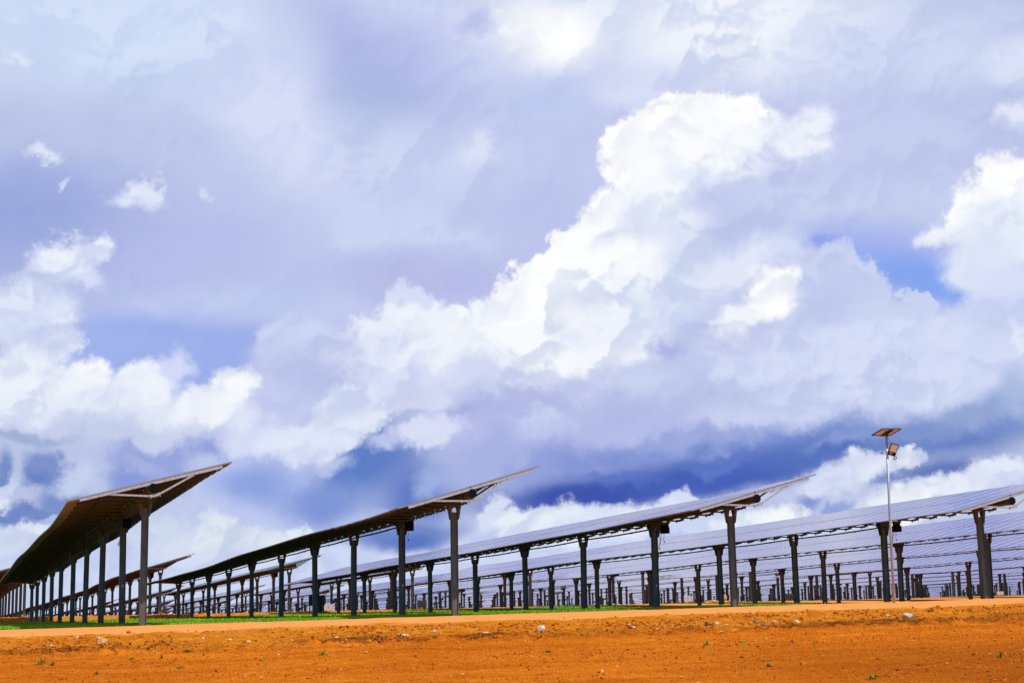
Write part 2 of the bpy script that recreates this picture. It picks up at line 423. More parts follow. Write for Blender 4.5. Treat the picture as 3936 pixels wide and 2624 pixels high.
# ------------------------------------------------------------------ layout of the solar field
TH = 0.352                      # heading of the tracker rows, left of straight ahead
U = np.array([-math.sin(TH), math.cos(TH)])      # along a row, away from the camera
W = np.array([math.cos(TH), math.sin(TH)])       # across a row, to the right
P0 = np.array([-9.598, 40.283])                  # first post of the leftmost row
DROW = np.array([7.916, 2.403])                  # from row to row
EU = DROW / np.hypot(*DROW)                      # along the road
EN = np.array([-EU[1], EU[0]])                   # across the road, away from the camera
TILT = 0.255
POST_T = [0, 5.2, 11.13, 17.11, 23.2, 29.8, 35.88, 41.91, 47.72, 53.02]
HEAD = [2.70, 2.55, 2.48, 2.37, 2.25, 2.13, 2.02, 1.92, 1.82, 1.75]
OVER = 1.6
NMOD = 56
BLOCK = 61.3                                     # from block to block along the rows
FIT = {0: [2.7, 2.55, 2.48, 2.37, 2.25, 2.13, 2.02, 1.92, 1.82, 1.75],
       1: [2.59, 2.44, 2.35, 2.26, 2.15, 2.05, 1.92, 1.81, 1.72, 1.64],
       2: [2.47, 2.32, 2.23, 2.12, 2.03, 1.94, 1.79, 1.72, 1.64, 1.55],
       3: [2.43, 2.34, 2.22, 2.11, 2.03, 1.94, 1.80, 1.67, 1.58, 1.53]}


def heads(block, q):
    """height of the post heads of one tracker"""
    if block == 0:
        if q in FIT: return list(FIT[q])
        return [h + .05 + .01 * (q - 4) for h in FIT[3]]
    if block == 1:
        s = {0: 2.62, 1: 2.61, 2: 2.54, 3: 2.37, 4: 2.27}.get(q, 2.27 + .02 * (q - 4))
    elif block == 2:
        s = float(np.interp(q, [0, 2, 3, 4, 9, 20], [1.75, 1.75, 1.72, 1.6, 2.5, 2.7]))
    elif block == 3:
        s = float(np.interp(q, [0, 3, 5, 14, 30], [1.1, 1.1, 1.2, 2.0, 2.2]))
    elif block == 4:
        s = float(np.interp(q, [0, 5, 8, 18, 34], [.4, .4, .5, 1.0, 1.2]))
    else:
        s = -.1
    return [s - .0174 * t for t in POST_T]


# ------------------------------------------------------------------ terrain
def smooth(x, a, b):
    t = np.clip((x - a) / (b - a), 0, 1)
    return t * t * (3 - 2 * t)


_G = nrng.random((4, 256, 256))


def vnoise(x, y, k=0):
    g = _G[k % 4]
    xi = np.floor(x).astype(int); yi = np.floor(y).astype(int)
    fx = x - xi; fy = y - yi
    fx = fx * fx * (3 - 2 * fx); fy = fy * fy * (3 - 2 * fy)
    a = g[xi % 256, yi % 256]; b = g[(xi + 1) % 256, yi % 256]
    c = g[xi % 256, (yi + 1) % 256]; d = g[(xi + 1) % 256, (yi + 1) % 256]
    return (a * (1 - fx) + b * fx) * (1 - fy) + (c * (1 - fx) + d * fx) * fy - .5


def fbm(x, y, octv, k=0):
    s = 0; a = 1.0
    for i in range(octv):
        s = s + a * vnoise(x + 17.3 * i, y - 9.1 * i, k + i); a *= .55; x = x * 2.03; y = y * 2.03
    return s


def terrain(s, c, detail=True):
    """ground height; s = distance beyond the line of the first posts, c = distance along the road"""
    s = np.asarray(s, float); c = np.asarray(c, float)
    cc = np.clip(c, -40, 28); cc = np.where(cc < -4, -4 + (cc + 4) * (1 - smooth(s, 3, 20)), cc)
    edge = -.30 + .0103 * cc + .003 * np.clip(c - 28, 0, 60)
    # in front: packed road, rough bank, worked ground falling towards the camera
    front = np.interp(s, [-400, -60, -41, -26, -15, -10.5, -7.4, -5.6, -3.4, -2.6, -.25, 0],
                      [-1.6, -1.6, -1.5, -1.22, -.86, -.66, -.46, -.34, -.16, -.10, .012, 0.0])
    rear = np.interp(s, [0, 20, 50, 54, 56, 59.5, 61, 80, 115, 122, 176, 184, 240, 300, 3000],
                     [0, -.03, .0, .0, .0, .0, .0, -.02, -.1, -.5, -.6, -1.0, -1.3, -2, -14])
    rear = rear - .17 * smooth(c, 8, 25) * smooth(s, 1, 18) * (1 - smooth(s, 30, 52))
    z = edge + np.where(s < 0, front, rear)
    crest = np.interp(c, [-40, 10, 40, 50, 66, 100], [-.05, -.06, .0, .02, .15, .3])
    k = smooth(s, 53.4, 56) * (1 - smooth(s, 59, 62))
    z = z * (1 - k) + crest * k
    if detail:
        bank = smooth(s, -8.6, -6.8) * (1 - smooth(s, -3.6, -2.9))
        low = 1 - smooth(s, -8.5, -7.2)
        heap = smooth(s, -8.4, -7.5) * (1 - smooth(s, -7.2, -6.2))
        roadb = smooth(s, 54.2, 55.2) * (1 - smooth(s, 56.2, 57))
        near = (s > -24) & (s < 58) & (c > -20) & (c < 60)
        n1 = np.where(near, fbm(s * 1.1, c * .8, 4, 0), 0)
        n2 = np.where(near, fbm(s * 5.0, c * 4.2, 4, 1), 0)
        n3 = np.where(near, np.abs(fbm(s * 3.1, c * 2.3, 4, 2)), 0)
        z = z + bank * (.05 * n1 + .07 * n2) + low * (.035 * n1 + .012 * n2) + heap * (.22 * n3 + .05 * n1 + .05 * n2 - .05)
        n5 = np.where(near & (s < -7), fbm(s * 9.0, c * 6.0, 3, 3), 0)
        z = z + low * (.016 * n5 + .012 * n2)
        z = z + roadb * .05 * n2 + (1 - bank) * (1 - low) * (s < 0) * .008 * n1
    return z


def to_sc(x, y):
    dx = np.asarray(x) - P0[0]; dy = np.asarray(y) - P0[1]
    return dx * EN[0] + dy * EN[1], dx * EU[0] + dy * EU[1]


def from_sc(s, c):
    return P0[0] + EN[0] * s + EU[0] * c, P0[1] + EN[1] * s + EU[1] * c


def ground_z(x, y):
    s, c = to_sc(x, y)
    return float(terrain(s, c))


# ------------------------------------------------------------------ materials
def mat(name, base=(.5, .5, .5), rough=.6, metal=0.0, spec=.5):
    m = bpy.data.materials.new(name); m.use_nodes = True
    b = m.node_tree.nodes['Principled BSDF']
    b.inputs['Base Color'].default_value = (*base, 1)
    b.inputs['Roughness'].default_value = rough
    b.inputs['Metallic'].default_value = metal
    b.inputs['Specular IOR Level'].default_value = spec
    return m, m.node_tree, b


def noise_node(t, scale, detail=5, rough=.6, vec=None):
    n = t.nodes.new('ShaderNodeTexNoise'); n.inputs['Scale'].default_value = scale
    n.inputs['Detail'].default_value = detail; n.inputs['Roughness'].default_value = rough
    if vec is not None: t.links.new(vec, n.inputs['Vector'])
    return n.outputs['Fac']


def ramp(t, fac, stops, interp='LINEAR'):
    r = t.nodes.new('ShaderNodeValToRGB'); cr = r.color_ramp; cr.interpolation = interp
    while len(cr.elements) < len(stops): cr.elements.new(.5)
    for e, (p, c) in zip(cr.elements, stops):
        e.position = p; e.color = (*c, 1) if len(c) == 3 else c
    t.links.new(fac, r.inputs[0])
    return r.outputs[0]


def mixc(t, fac, a, b, mode='MIX'):
    n = t.nodes.new('ShaderNodeMix'); n.data_type = 'RGBA'; n.blend_type = mode
    for v, i in ((fac, 0), (a, 6), (b, 7)):
        if isinstance(v, (int, float)): n.inputs[i].default_value = v
        elif isinstance(v, tuple): n.inputs[i].default_value = (*v, 1)
        else: t.links.new(v, n.inputs[i])
    return n.outputs[2]


def tmath(t, op, a, b=None):
    n = t.nodes.new('ShaderNodeMath'); n.operation = op
    for i, v in enumerate((a, b)):
        if v is None: continue
        if isinstance(v, (int, float)): n.inputs[i].default_value = v
        else: t.links.new(v, n.inputs[i])
    return n.outputs[0]


def bump(t, b, h, strength, dist):
    n = t.nodes.new('ShaderNodeBump'); n.inputs['Strength'].default_value = strength
    n.inputs['Distance'].default_value = dist
    t.links.new(h, n.inputs['Height']); t.links.new(n.outputs[0], b.inputs['Normal'])


# galvanised steel
M_STEEL, t, b = mat('galvanised_steel', (.12, .13, .13), .55, 0.0, .35)
oc = t.nodes.new('ShaderNodeTexCoord').outputs['Object']
mp = t.nodes.new('ShaderNodeMapping'); mp.inputs['Scale'].default_value = (1, 1, .25)
t.links.new(oc, mp.inputs[0])
f1 = noise_node(t, 9, 6, .65, mp.outputs[0]); f2 = noise_node(t, 55, 3, .5, oc)
c1 = ramp(t, f1, [(.3, (.048, .088, .115)), (.55, (.085, .138, .175)), (.72, (.165, .215, .26))])
c2 = mixc(t, ramp(t, f2, [(.56, (0, 0, 0)), (.66, (1, 1, 1))]), c1, (.14, .17, .20))
sx = t.nodes.new('ShaderNodeSeparateXYZ'); t.links.new(oc, sx.inputs[0])
lowm = t.nodes.new('ShaderNodeMapRange'); lowm.inputs['From Min'].default_value = -1.9
lowm.inputs['From Max'].default_value = -2.75; t.links.new(sx.outputs[2], lowm.inputs['Value'])
t.links.new(mixc(t, tmath(t, 'MULTIPLY', lowm.outputs[0], .55), c2, (.13, .075, .03)), b.inputs['Base Color'])
# darker bracket / bearing steel
M_DARK, t, b = mat('dark_steel', (.03, .033, .035), .55, .3)
oc = t.nodes.new('ShaderNodeTexCoord').outputs['Object']
t.links.new(ramp(t, noise_node(t, 14, 5, .6, oc), [(.35, (.018, .02, .022)), (.7, (.06, .062, .065))]), b.inputs['Base Color'])
# bright aluminium / zinc of the rails, frames
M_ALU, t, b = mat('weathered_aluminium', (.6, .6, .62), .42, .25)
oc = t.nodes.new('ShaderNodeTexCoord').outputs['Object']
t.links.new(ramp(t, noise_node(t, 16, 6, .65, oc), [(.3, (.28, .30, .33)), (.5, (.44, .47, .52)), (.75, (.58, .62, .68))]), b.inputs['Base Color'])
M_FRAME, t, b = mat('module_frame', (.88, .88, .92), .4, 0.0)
M_SIDE, t, b = mat('frame_side', (.22, .25, .30), .45, 0.0)  # same frame metal, shade on its side faces painted in as darker colour
# solar glass
M_GLASS, t, b = mat('solar_glass', (.02, .02, .07), .12, 0.0, .35)
oc = t.nodes.new('ShaderNodeTexCoord').outputs['Object']
sx = t.nodes.new('ShaderNodeSeparateXYZ'); t.links.new(oc, sx.inputs[0])


def gridline(axis, n, size, w):
    v = tmath(t, 'MULTIPLY', sx.outputs[axis], n / size)
    fr = tmath(t, 'FRACT', tmath(t, 'ADD', v, 100.0))
    return tmath(t, 'GREATER_THAN', tmath(t, 'ABSOLUTE', tmath(t, 'SUBTRACT', fr, .5)), .5 - w)


cell = tmath(t, 'MAXIMUM', gridline(0, 12, 2.04, .03), gridline(1, 6, .97, .015))
midl = tmath(t, 'LESS_THAN', tmath(t, 'ABSOLUTE', sx.outputs[0]), .012)
ns = noise_node(t, 2.5, 3, .5, oc)
cb = ramp(t, ns, [(.35, (.060,.048,.23)), (.65, (.085,.068,.29))])
c1 = mixc(t, tmath(t, 'MULTIPLY', cell, .05), cb, (.30, .30, .42))
c2 = mixc(t, midl, c1, (.34, .33, .42))
t.links.new(c2, b.inputs['Base Color'])
b.inputs['Coat Weight'].default_value = .0
# rear side of the modules
M_BACK, t, b = mat('module_backsheet', (.34, .33, .32), .55)
oc = t.nodes.new('ShaderNodeTexCoord').outputs['Object']
t.links.new(ramp(t, noise_node(t, 3, 4, .6, oc), [(.3, (.25,.16,.06)), (.7, (.36,.24,.10))]), b.inputs['Base Color'])
M_BLACK, t, b = mat('black_plastic', (.005, .005, .006), .7, 0, .1)
M_CABLE, t, b = mat('black_cable', (.012, .012, .014), .5)
M_GREYBOX, t, b = mat('light_grey_enamel', (.55, .55, .60), .4)
oc = t.nodes.new('ShaderNodeTexCoord').outputs['Object']
t.links.new(ramp(t, noise_node(t, 6, 4, .6, oc), [(.3, (.42, .42, .46)), (.7, (.58, .58, .64))]), b.inputs['Base Color'])
M_STICKER, t, b = mat('pale_sticker', (.6, .6, .58), .5)
M_LENS, t, b = mat('floodlight_lens', (.85, .72, .55), .35)
oc = t.nodes.new('ShaderNodeTexCoord').outputs['Object']
t.links.new(ramp(t, noise_node(t, 40, 2, .5, oc), [(.4, (.90, .88, .80)), (.6, (.95, .93, .88))]), b.inputs['Base Color'])
M_WHITEBACK, t, b = mat('lamp_panel_back', (.88, .86, .82), .5)
M_ZINCPOLE, t, b = mat('zinc_pole', (.4, .38, .42), .45, .2)
oc = t.nodes.new('ShaderNodeTexCoord').outputs['Object']
mp = t.nodes.new('ShaderNodeMapping'); mp.inputs['Scale'].default_value = (1, 1, .12)
t.links.new(oc, mp.inputs[0])
t.links.new(ramp(t, noise_node(t, 22, 5, .6, mp.outputs[0]), [(.35, (.30, .31, .36)), (.65, (.52, .54, .62))]), b.inputs['Base Color'])

# ground
M_GROUND, t, b = mat('red_earth', (.4, .15, .03), 1.0, 0, 0.0)
oc = t.nodes.new('ShaderNodeTexCoord').outputs['Object']


def attr(t, name):
    n = t.nodes.new('ShaderNodeAttribute'); n.attribute_name = name
    return n.outputs['Fac']


a_road = attr(t, 'packed'); a_bank = attr(t, 'rough_bank')
n_l = noise_node(t, .35, 5, .6, oc); n_m = noise_node(t, 2.2, 6, .65, oc); n_f = noise_node(t, 26, 5, .7, oc); n_g = noise_node(t, 75, 3, .6, oc)
mpx = t.nodes.new('ShaderNodeMapping'); mpx.inputs['Rotation'].default_value = (0, 0, math.atan2(EU[1], EU[0]))
mpx.vector_type = 'TEXTURE'; mpx.inputs['Scale'].default_value = (9, 1, 1); t.links.new(oc, mpx.inputs[0])
n_s = noise_node(t, 1.6, 5, .6, mpx.outputs[0])
low = mixc(t, ramp(t, n_l, [(.35, (0, 0, 0)), (.65, (1, 1, 1))]), (.58,.145,.010), (.72,.20,.014))
low = mixc(t, ramp(t, n_s, [(.42, (0, 0, 0)), (.68, (.7, .7, .7))]), low, (.42,.09,.007))
low = mixc(t, ramp(t, n_m, [(.5, (0, 0, 0)), (.75, (.6, .6, .6))]), low, (.80,.27,.028))
bank = mixc(t, ramp(t, n_m, [(.40, (0, 0, 0)), (.62, (1, 1, 1))]), (.54,.16,.010), (.68,.24,.022))
road = mixc(t, ramp(t, n_m, [(.35, (0, 0, 0)), (.7, (1, 1, 1))]), (.64,.25,.065), (.72,.31,.09))
low = mixc(t, tmath(t, 'MULTIPLY', attr(t, 'dark_right'), .75), low, (.33, .075, .008))  # soil gets darker towards the right of the near ground
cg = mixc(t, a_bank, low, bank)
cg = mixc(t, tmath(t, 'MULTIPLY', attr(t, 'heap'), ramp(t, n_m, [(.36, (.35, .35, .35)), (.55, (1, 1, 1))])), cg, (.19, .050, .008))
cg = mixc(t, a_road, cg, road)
spk = ramp(t, n_f, [(.38, (.34, .30, .28)), (.47, (.95, .95, .95)), (.58, (1.05, 1.05, 1.05)), (.68, (1.6, 1.7, 1.9))])
spk2 = ramp(t, n_g, [(.38, (.62, .62, .62)), (.52, (1, 1, 1)), (.68, (1.25, 1.25, 1.25))])
spk = mixc(t, 1.0, spk, spk2, 'MULTIPLY')
cg = mixc(t, tmath(t, 'SUBTRACT', .9, tmath(t, 'MULTIPLY', a_road, .72)), cg, mixc(t, 1.0, cg, spk, 'MULTIPLY'))
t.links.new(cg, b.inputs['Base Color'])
hb = tmath(t, 'ADD', tmath(t, 'MULTIPLY', n_f, .7), tmath(t, 'MULTIPLY', n_g, .3))
bump(t, b, tmath(t, 'MULTIPLY', hb, tmath(t, 'SUBTRACT', 1.15, a_road)), .9, .05)
# stones
M_STONES = []
for nm, ca, cb_ in (('pale_stone', (.42, .36, .28), (.62, .57, .48)), ('ochre_stone', (.42, .20, .06), (.66, .42, .18)), ('brown_stone', (.16, .08, .035), (.34, .17, .07))):
    m, t, b = mat(nm, ca, .85, 0, .2)
    oc = t.nodes.new('ShaderNodeTexCoord').outputs['Object']
    t.links.new(ramp(t, noise_node(t, 9, 6, .65, oc), [(.36, ca), (.62, cb_)]), b.inputs['Base Color'])
    bump(t, b, noise_node(t, 22, 5, .6, oc), .6, .03)
    M_STONES.append(m)
# grass
M_GRASS, t, b = mat('grass_blades', (.06, .14, .01), .6, 0, .25)
cr = attr(t, 'shade')
t.links.new(ramp(t, cr, [(0, (.05,.18,.002)), (.5, (.22,.40,.003)), (1, (.42,.60,.008))]), b.inputs['Base Color'])
M_TURF, t, b = mat('turf_soil', (.03, .06, .008), .9, 0, .1)
oc = t.nodes.new('ShaderNodeTexCoord').outputs['Object']
t.links.new(ramp(t, noise_node(t, 3, 5, .6, oc), [(.35, (.025, .055, .006)), (.65, (.06, .12, .012))]), b.inputs['Base Color'])

M_DARKALU, t, b = mat('dark_aluminium', (.10, .08, .07), .5, .3)
M_SENSOR, t, b = mat('amber_sensor', (.7, .25, .03), .4)
M_CAB, t, b = mat('cabinet_paint', (.035, .04, .04), .5, .1)
M_CLOD, t, b = mat('earth_clod', (.52,.15,.012), .95, 0, .1)
M_CLOD2, t, b = mat('earth_clod_dark', (.26,.065,.008), .95, 0, .1)
M_WEED, t, b = mat('weed_green', (.17, .26, .015), .6, 0, .2)
M_CLOD3, t, b = mat('earth_crumb', (.50, .14, .014), 1.0, 0, 0)

# ------------------------------------------------------------------ mesh helpers


class MB:
    def __init__(self): self.v = []; self.f = []; self.m = []

    def add(self, vs, fs, mi=0):
        o = len(self.v); self.v += [tuple(p) for p in vs]
        self.f += [tuple(i + o for i in f) for f in fs]; self.m += [mi] * len(fs)

    def box(self, x0, x1, y0, y1, z0, z1, mi=0):
        vs = [(x, y, z) for z in (z0, z1) for y in (y0, y1) for x in (x0, x1)]
        self.add(vs, [(0, 2, 3, 1), (4, 5, 7, 6), (0, 1, 5, 4), (2, 6, 7, 3), (0, 4, 6, 2), (1, 3, 7, 5)], mi)

    def prism(self, poly, y0, y1, mi=0):
        """polygon in the x-z plane extruded along y"""
        n = len(poly)
        vs = [(x, y0, z) for x, z in poly] + [(x, y1, z) for x, z in poly]
        fs = [tuple(range(n)), tuple(range(2 * n - 1, n - 1, -1))] + [((i + 1) % n, i, i + n, (i + 1) % n + n) for i in range(n)]
        self.add(vs, fs, mi)

    def bar(self, a, b, w, h, mi=0, up=(0, 0, 1)):
        a = Vector(a); b = Vector(b); d = (b - a).normalized(); up = Vector(up)
        s = d.cross(up)
        s = s.normalized() if s.length > 1e-4 else Vector((1, 0, 0)); n = s.cross(d)
        vs = [p + s * i * w / 2 + n * j * h / 2 for p in (a, b) for i, j in ((-1, -1), (1, -1), (1, 1), (-1, 1))]
        self.add(vs, [(0, 3, 2, 1), (4, 5, 6, 7), (0, 1, 5, 4), (1, 2, 6, 5), (2, 3, 7, 6), (3, 0, 4, 7)], mi)

    def tube(self, pts, r, n=8, mi=0, caps=True, phase=0.0):
        pts = [Vector(p) for p in pts]; rings = []
        for i, p in enumerate(pts):
            d = (pts[min(i + 1, len(pts) - 1)] - pts[max(i - 1, 0)]).normalized()
            ref = Vector((0, 0, 1)) if abs(d.z) < .9 else Vector((1, 0, 0))
            s = d.cross(ref).normalized(); q = s.cross(d)
            rr = r[i] if isinstance(r, (list, tuple)) else r
            rings.append([p + (s * math.cos(phase + 2 * math.pi * k / n) + q * math.sin(phase + 2 * math.pi * k / n)) * rr for k in range(n)])
        o = len(self.v)
        for rg in rings: self.v += [tuple(x) for x in rg]
        for i in range(len(rings) - 1):
            for k in range(n):
                self.f.append((o + i * n + k, o + i * n + (k + 1) % n, o + (i + 1) * n + (k + 1) % n, o + (i + 1) * n + k)); self.m.append(mi)
        if caps:
            self.f.append(tuple(o + k for k in range(n - 1, -1, -1))); self.m.append(mi)
            self.f.append(tuple(o + (len(rings) - 1) * n + k for k in range(n))); self.m.append(mi)

    def mesh(self, name, mats, smooth=False):
        me = bpy.data.meshes.new(name); me.from_pydata(self.v, [], self.f)
        for m in mats: me.materials.append(m)
        me.polygons.foreach_set('material_index', self.m)
        me.polygons.foreach_set('use_smooth', [smooth] * len(self.f))
        me.update()
        return me


def obj(name, me, parent=None, loc=(0, 0, 0), rot=(0, 0, 0)):
    o = bpy.data.objects.new(name, me); col.objects.link(o)
    o.location = loc; o.rotation_euler = rot
    if parent: o.parent = parent
    return o


def thing(name, label, cat, loc=(0, 0, 0), rot=(0, 0, 0), group=None):
    o = obj(name, None, None, loc, rot); o['label'] = label; o['category'] = cat
    if group: o['group'] = group
    return o


def tag(o, label, cat, group=None):
    o['label'] = label; o['category'] = cat
    if group: o['group'] = group
    return o


# ------------------------------------------------------------------ ground sheet
def axis(parts):
    out = []
    for a, b, st in parts:
        n = max(1, int(round(abs(b - a) / st))); out += list(np.linspace(a, b, n, endpoint=False))
    out.append(parts[-1][1]); return np.array(out)


S = axis([(-3000, -400, 400), (-400, -60, 40), (-60, -24, 3), (-24, -19, .5), (-19, -10, .07), (-10, -2.4, .045), (-2.4, .6, .12), (.6, 54, 1.5), (54, 57.5, .12), (57.5, 64, .5),
          (64, 120, 5), (120, 320, 10), (320, 1000, 100), (1000, 6000, 500)])
C = axis([(-3000, -400, 300), (-400, -60, 40), (-60, -16, 3), (-16, -11, .4), (-11, 27, .055), (27, 70, .5), (70, 140, 3), (140, 400, 20), (400, 4000, 400)])
SS, CC = np.meshgrid(S, C, indexing='ij')
ZZ = terrain(SS, CC)
XX, YY = from_sc(SS, CC)
ns_, nc_ = len(S), len(C)
co = np.stack([XX, YY, ZZ], -1).reshape(-1, 3).astype(np.float32)
idx = np.arange(ns_ * nc_).reshape(ns_, nc_)
q = np.stack([idx[:-1, :-1], idx[:-1, 1:], idx[1:, 1:], idx[1:, :-1]], -1).reshape(-1, 4)


def grid_mesh(name, co, q, mats, attrs, smooth_=True):
    me = bpy.data.meshes.new(name)
    me.vertices.add(len(co)); me.vertices.foreach_set('co', co.ravel())
    me.loops.add(q.size); me.loops.foreach_set('vertex_index', q.ravel().astype(np.int32))
    me.polygons.add(len(q)); k = q.shape[1]
    me.polygons.foreach_set('loop_start', np.arange(0, q.size, k, dtype=np.int32))
    me.update(calc_edges=True)
    me.polygons.foreach_set('use_smooth', np.full(len(q), smooth_))
    for m in mats: me.materials.append(m)
    for nm, v in attrs.items():
        a = me.attributes.new(nm, 'FLOAT', 'POINT'); a.data.foreach_set('value', np.asarray(v, np.float32).ravel())
    me.validate(); me.update()
    return me


wob = .7 * fbm(SS * .5, CC * .35, 3, 3) + .55 * fbm(SS * 2.5, CC * 1.6, 4, 1)
packed = smooth(SS + wob, -3.3, -2.7) * (1 - smooth(SS, 3, 8)) + smooth(SS + wob * .5, 56.0, 56.5) * (1 - smooth(SS, 62, 66))
packed = np.where(CC > 25, np.maximum(packed, smooth(SS + wob, -3.3, -2.7) * .85), packed)
rough_bank = np.clip(smooth(SS + wob * 1.2, -7.9, -7.0) * (1 - .0 * SS), 0, 1)
heap_a = np.clip(np.exp(-((SS + 6.9 + wob) / .75) ** 2) * (.62 + 2.2 * (fbm(SS * .6, CC * .45, 3, 2) + .1)), 0, 1)
gm = grid_mesh('ground', co, q, [M_GROUND], {'packed': np.clip(packed, 0, 1), 'rough_bank': rough_bank, 'heap': heap_a, 'dark_right': smooth(CC + 3 * fbm(SS * .15, CC * .1, 3, 0), 6, 15) * smooth(-SS, 9, 17)})
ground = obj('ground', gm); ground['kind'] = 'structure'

# ------------------------------------------------------------------ grass
GW = 31.0


def grass_density(s, c):
    n = fbm(s * .12, c * .12, 3, 2)
    lim = np.interp(s, [0, 12, 30, 52], [19.5, 22, 27, 33])      # bare earth takes over towards the right
    d = smooth(lim - c + n * 5, -1.5, 3.5) * smooth(s, .02, .5) * (1 - smooth(s + n, 46, 49))
    return d


gs = axis([(-.05, 1, .1), (1, 10, .3), (10, 54, .6)]); gc = axis([(-70, -14, 2), (-14, 38, .35)])
GS, GC = np.meshgrid(gs, gc, indexing='ij')
gz = terrain(GS, GC) + .012 * (grass_density(GS, GC) > .3) - .06 * (grass_density(GS, GC) <= .3)
gx, gy = from_sc(GS, GC)
gi = np.arange(GS.size).reshape(GS.shape)
gq = np.stack([gi[:-1, :-1], gi[:-1, 1:], gi[1:, 1:], gi[1:, :-1]], -1).reshape(-1, 4)
turf = obj('turf', grid_mesh('turf', np.stack([gx, gy, gz], -1).reshape(-1, 3).astype(np.float32), gq, [M_TURF], {}))
turf['kind'] = 'structure'


def blades(n, srange, crange, hgt, wid, power=1.0):
    s = srange[0] + (srange[1] - srange[0]) * nrng.random(n) ** power
    c = crange[0] + (crange[1] - crange[0]) * nrng.random(n)
    keep = nrng.random(n) < grass_density(s, c)
    s = s[keep]; c = c[keep]; n = len(s)
    x, y = from_sc(s, c); z = terrain(s, c)
    clump = .75 + .9 * np.clip(fbm(s * .8, c * .8, 3, 0) + .3, 0, 1)
    h = hgt * clump * (.6 + .8 * nrng.random(n)); w = wid * (.7 + .6 * nrng.random(n))
    an = nrng.random(n) * math.pi; le = nrng.random(n) * 2 * math.pi; am = h * (.2 + .5 * nrng.random(n))
    dx, dy = np.cos(an) * w / 2, np.sin(an) * w / 2
    p = np.zeros((n, 4, 3), np.float32)
    p[:, 0] = np.stack([x - dx, y - dy, z - .01], -1); p[:, 1] = np.stack([x + dx, y + dy, z - .01], -1)
    mxx, myy = x + np.cos(le) * am * .35, y + np.sin(le) * am * .35
    p[:, 2] = np.stack([mxx + dx * .7, myy + dy * .7, z + h * .6], -1)
    p[:, 3] = np.stack([x + np.cos(le) * am, y + np.sin(le) * am, z + h], -1)
    sh = np.repeat(np.clip(nrng.random(n) * .7 + .5 * (fbm(s * .5, c * .5, 3, 1) + .3), 0, 1), 4)
    return p.reshape(-1, 3), sh


parts = [blades(190000, (0, 9), (-13, 24), .050, .018), blades(130000, (5, 50), (-30, 36), .05, .035, 1.1)]
gp = np.concatenate([a for a, _ in parts]); gsh = np.concatenate([b_ for _, b_ in parts])
bq = np.arange(len(gp)).reshape(-1, 4)
tri = np.concatenate([bq[:, [0, 1, 2]], bq[:, [0, 2, 3]]])
gr = obj('grass', grid_mesh('grass', gp, tri, [M_GRASS], {'shade': gsh}, False))
gr['kind'] = 'stuff'; tag(gr, 'bright green short grass growing under and between the solar trackers', 'grass')

# ------------------------------------------------------------------ tracker parts (shared meshes)
# local frame of a tracker: x across to the right, y along the row away from the camera


def build_post(style):
    """origin at the top of the post web"""
    m = MB(); w, d, L = .176, .145, 3.9
    m.box(-w / 2, -w / 2 + .014, -d / 2, d / 2, -L, 0); m.box(w / 2 - .014, w / 2, -d / 2, d / 2, -L, 0)
    m.box(-w / 2 + .014, w / 2 - .014, -.035, -.025, -L, -.002)
    for sx_ in (-1, 1):
        for zz in (-.10, -.17): m.tube([(sx_ * .062, -.055, zz), (sx_ * .062, -.034, zz)], .014, 6)
    return m.mesh('post', [M_STEEL])


def build_bracket(style):
    m = MB(); h0, h1, hw, tw = -.20, .17, .091, .18
    if style: h0, hw, tw = -.22, .094, .20
    for s_ in (-1, 1):
        a = [(s_ * hw, h0), (s_ * hw, .02), (s_ * (hw - .025), h1), (s_ * tw, h1), (s_ * (hw + .03), h0)]
        if s_ < 0: a = a[::-1]
        m.prism(a, -.085, .075)
    m.box(-tw - .01, tw + .01, -.10, .09, h1, h1 + .035)
    if style:
        m.tube([(0, -.11, .33), (0, .11, .33)], .215, 16)
        m.box(-hw + .0, hw - .0, -.06, .05, -.02, .04)
        m.box(-.205, .205, -.12, .12, .06, .30)
    else:
        m.box(-.13, .13, -.07, .07, h1 + .03, h1 + .10)
        m.tube([(0, -.06, .35), (0, .06, .35)], .165, 8, phase=math.pi / 8)
    for s_ in (-1, 1):
        m.tube([(s_ * (tw - .05), -.118, .1), (s_ * (tw - .05), -.084, .1)], .016, 6)
    return m.mesh('bracket', [M_DARK if style else M_BRK])


M_BRK, t, b = mat('bracket_zinc', (.16, .155, .16), .5, .3)
oc = t.nodes.new('ShaderNodeTexCoord').outputs['Object']
t.links.new(ramp(t, noise_node(t, 12, 5, .6, oc), [(.35, (.05, .052, .055)), (.65, (.15, .145, .15))]), b.inputs['Base Color'])
ME_POST = [build_post(0), build_post(1)]
ME_BRACKET = [build_bracket(0), build_bracket(1)]


def build_module():
    """one framed module, 2.04 long (x) and 0.985 wide (y); origin at its centre"""
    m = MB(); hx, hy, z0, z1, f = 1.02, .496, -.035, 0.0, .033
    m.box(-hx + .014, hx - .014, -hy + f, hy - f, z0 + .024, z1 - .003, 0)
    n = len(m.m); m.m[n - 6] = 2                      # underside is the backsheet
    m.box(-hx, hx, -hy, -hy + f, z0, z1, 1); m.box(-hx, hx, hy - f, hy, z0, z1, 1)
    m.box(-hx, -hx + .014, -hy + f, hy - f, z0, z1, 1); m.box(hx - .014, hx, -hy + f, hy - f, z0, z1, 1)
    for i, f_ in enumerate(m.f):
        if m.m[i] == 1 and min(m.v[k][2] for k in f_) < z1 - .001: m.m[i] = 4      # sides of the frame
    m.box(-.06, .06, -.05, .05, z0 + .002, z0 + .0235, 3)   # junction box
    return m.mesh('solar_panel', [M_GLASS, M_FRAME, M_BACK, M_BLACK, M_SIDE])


ME_MODULE = build_module()


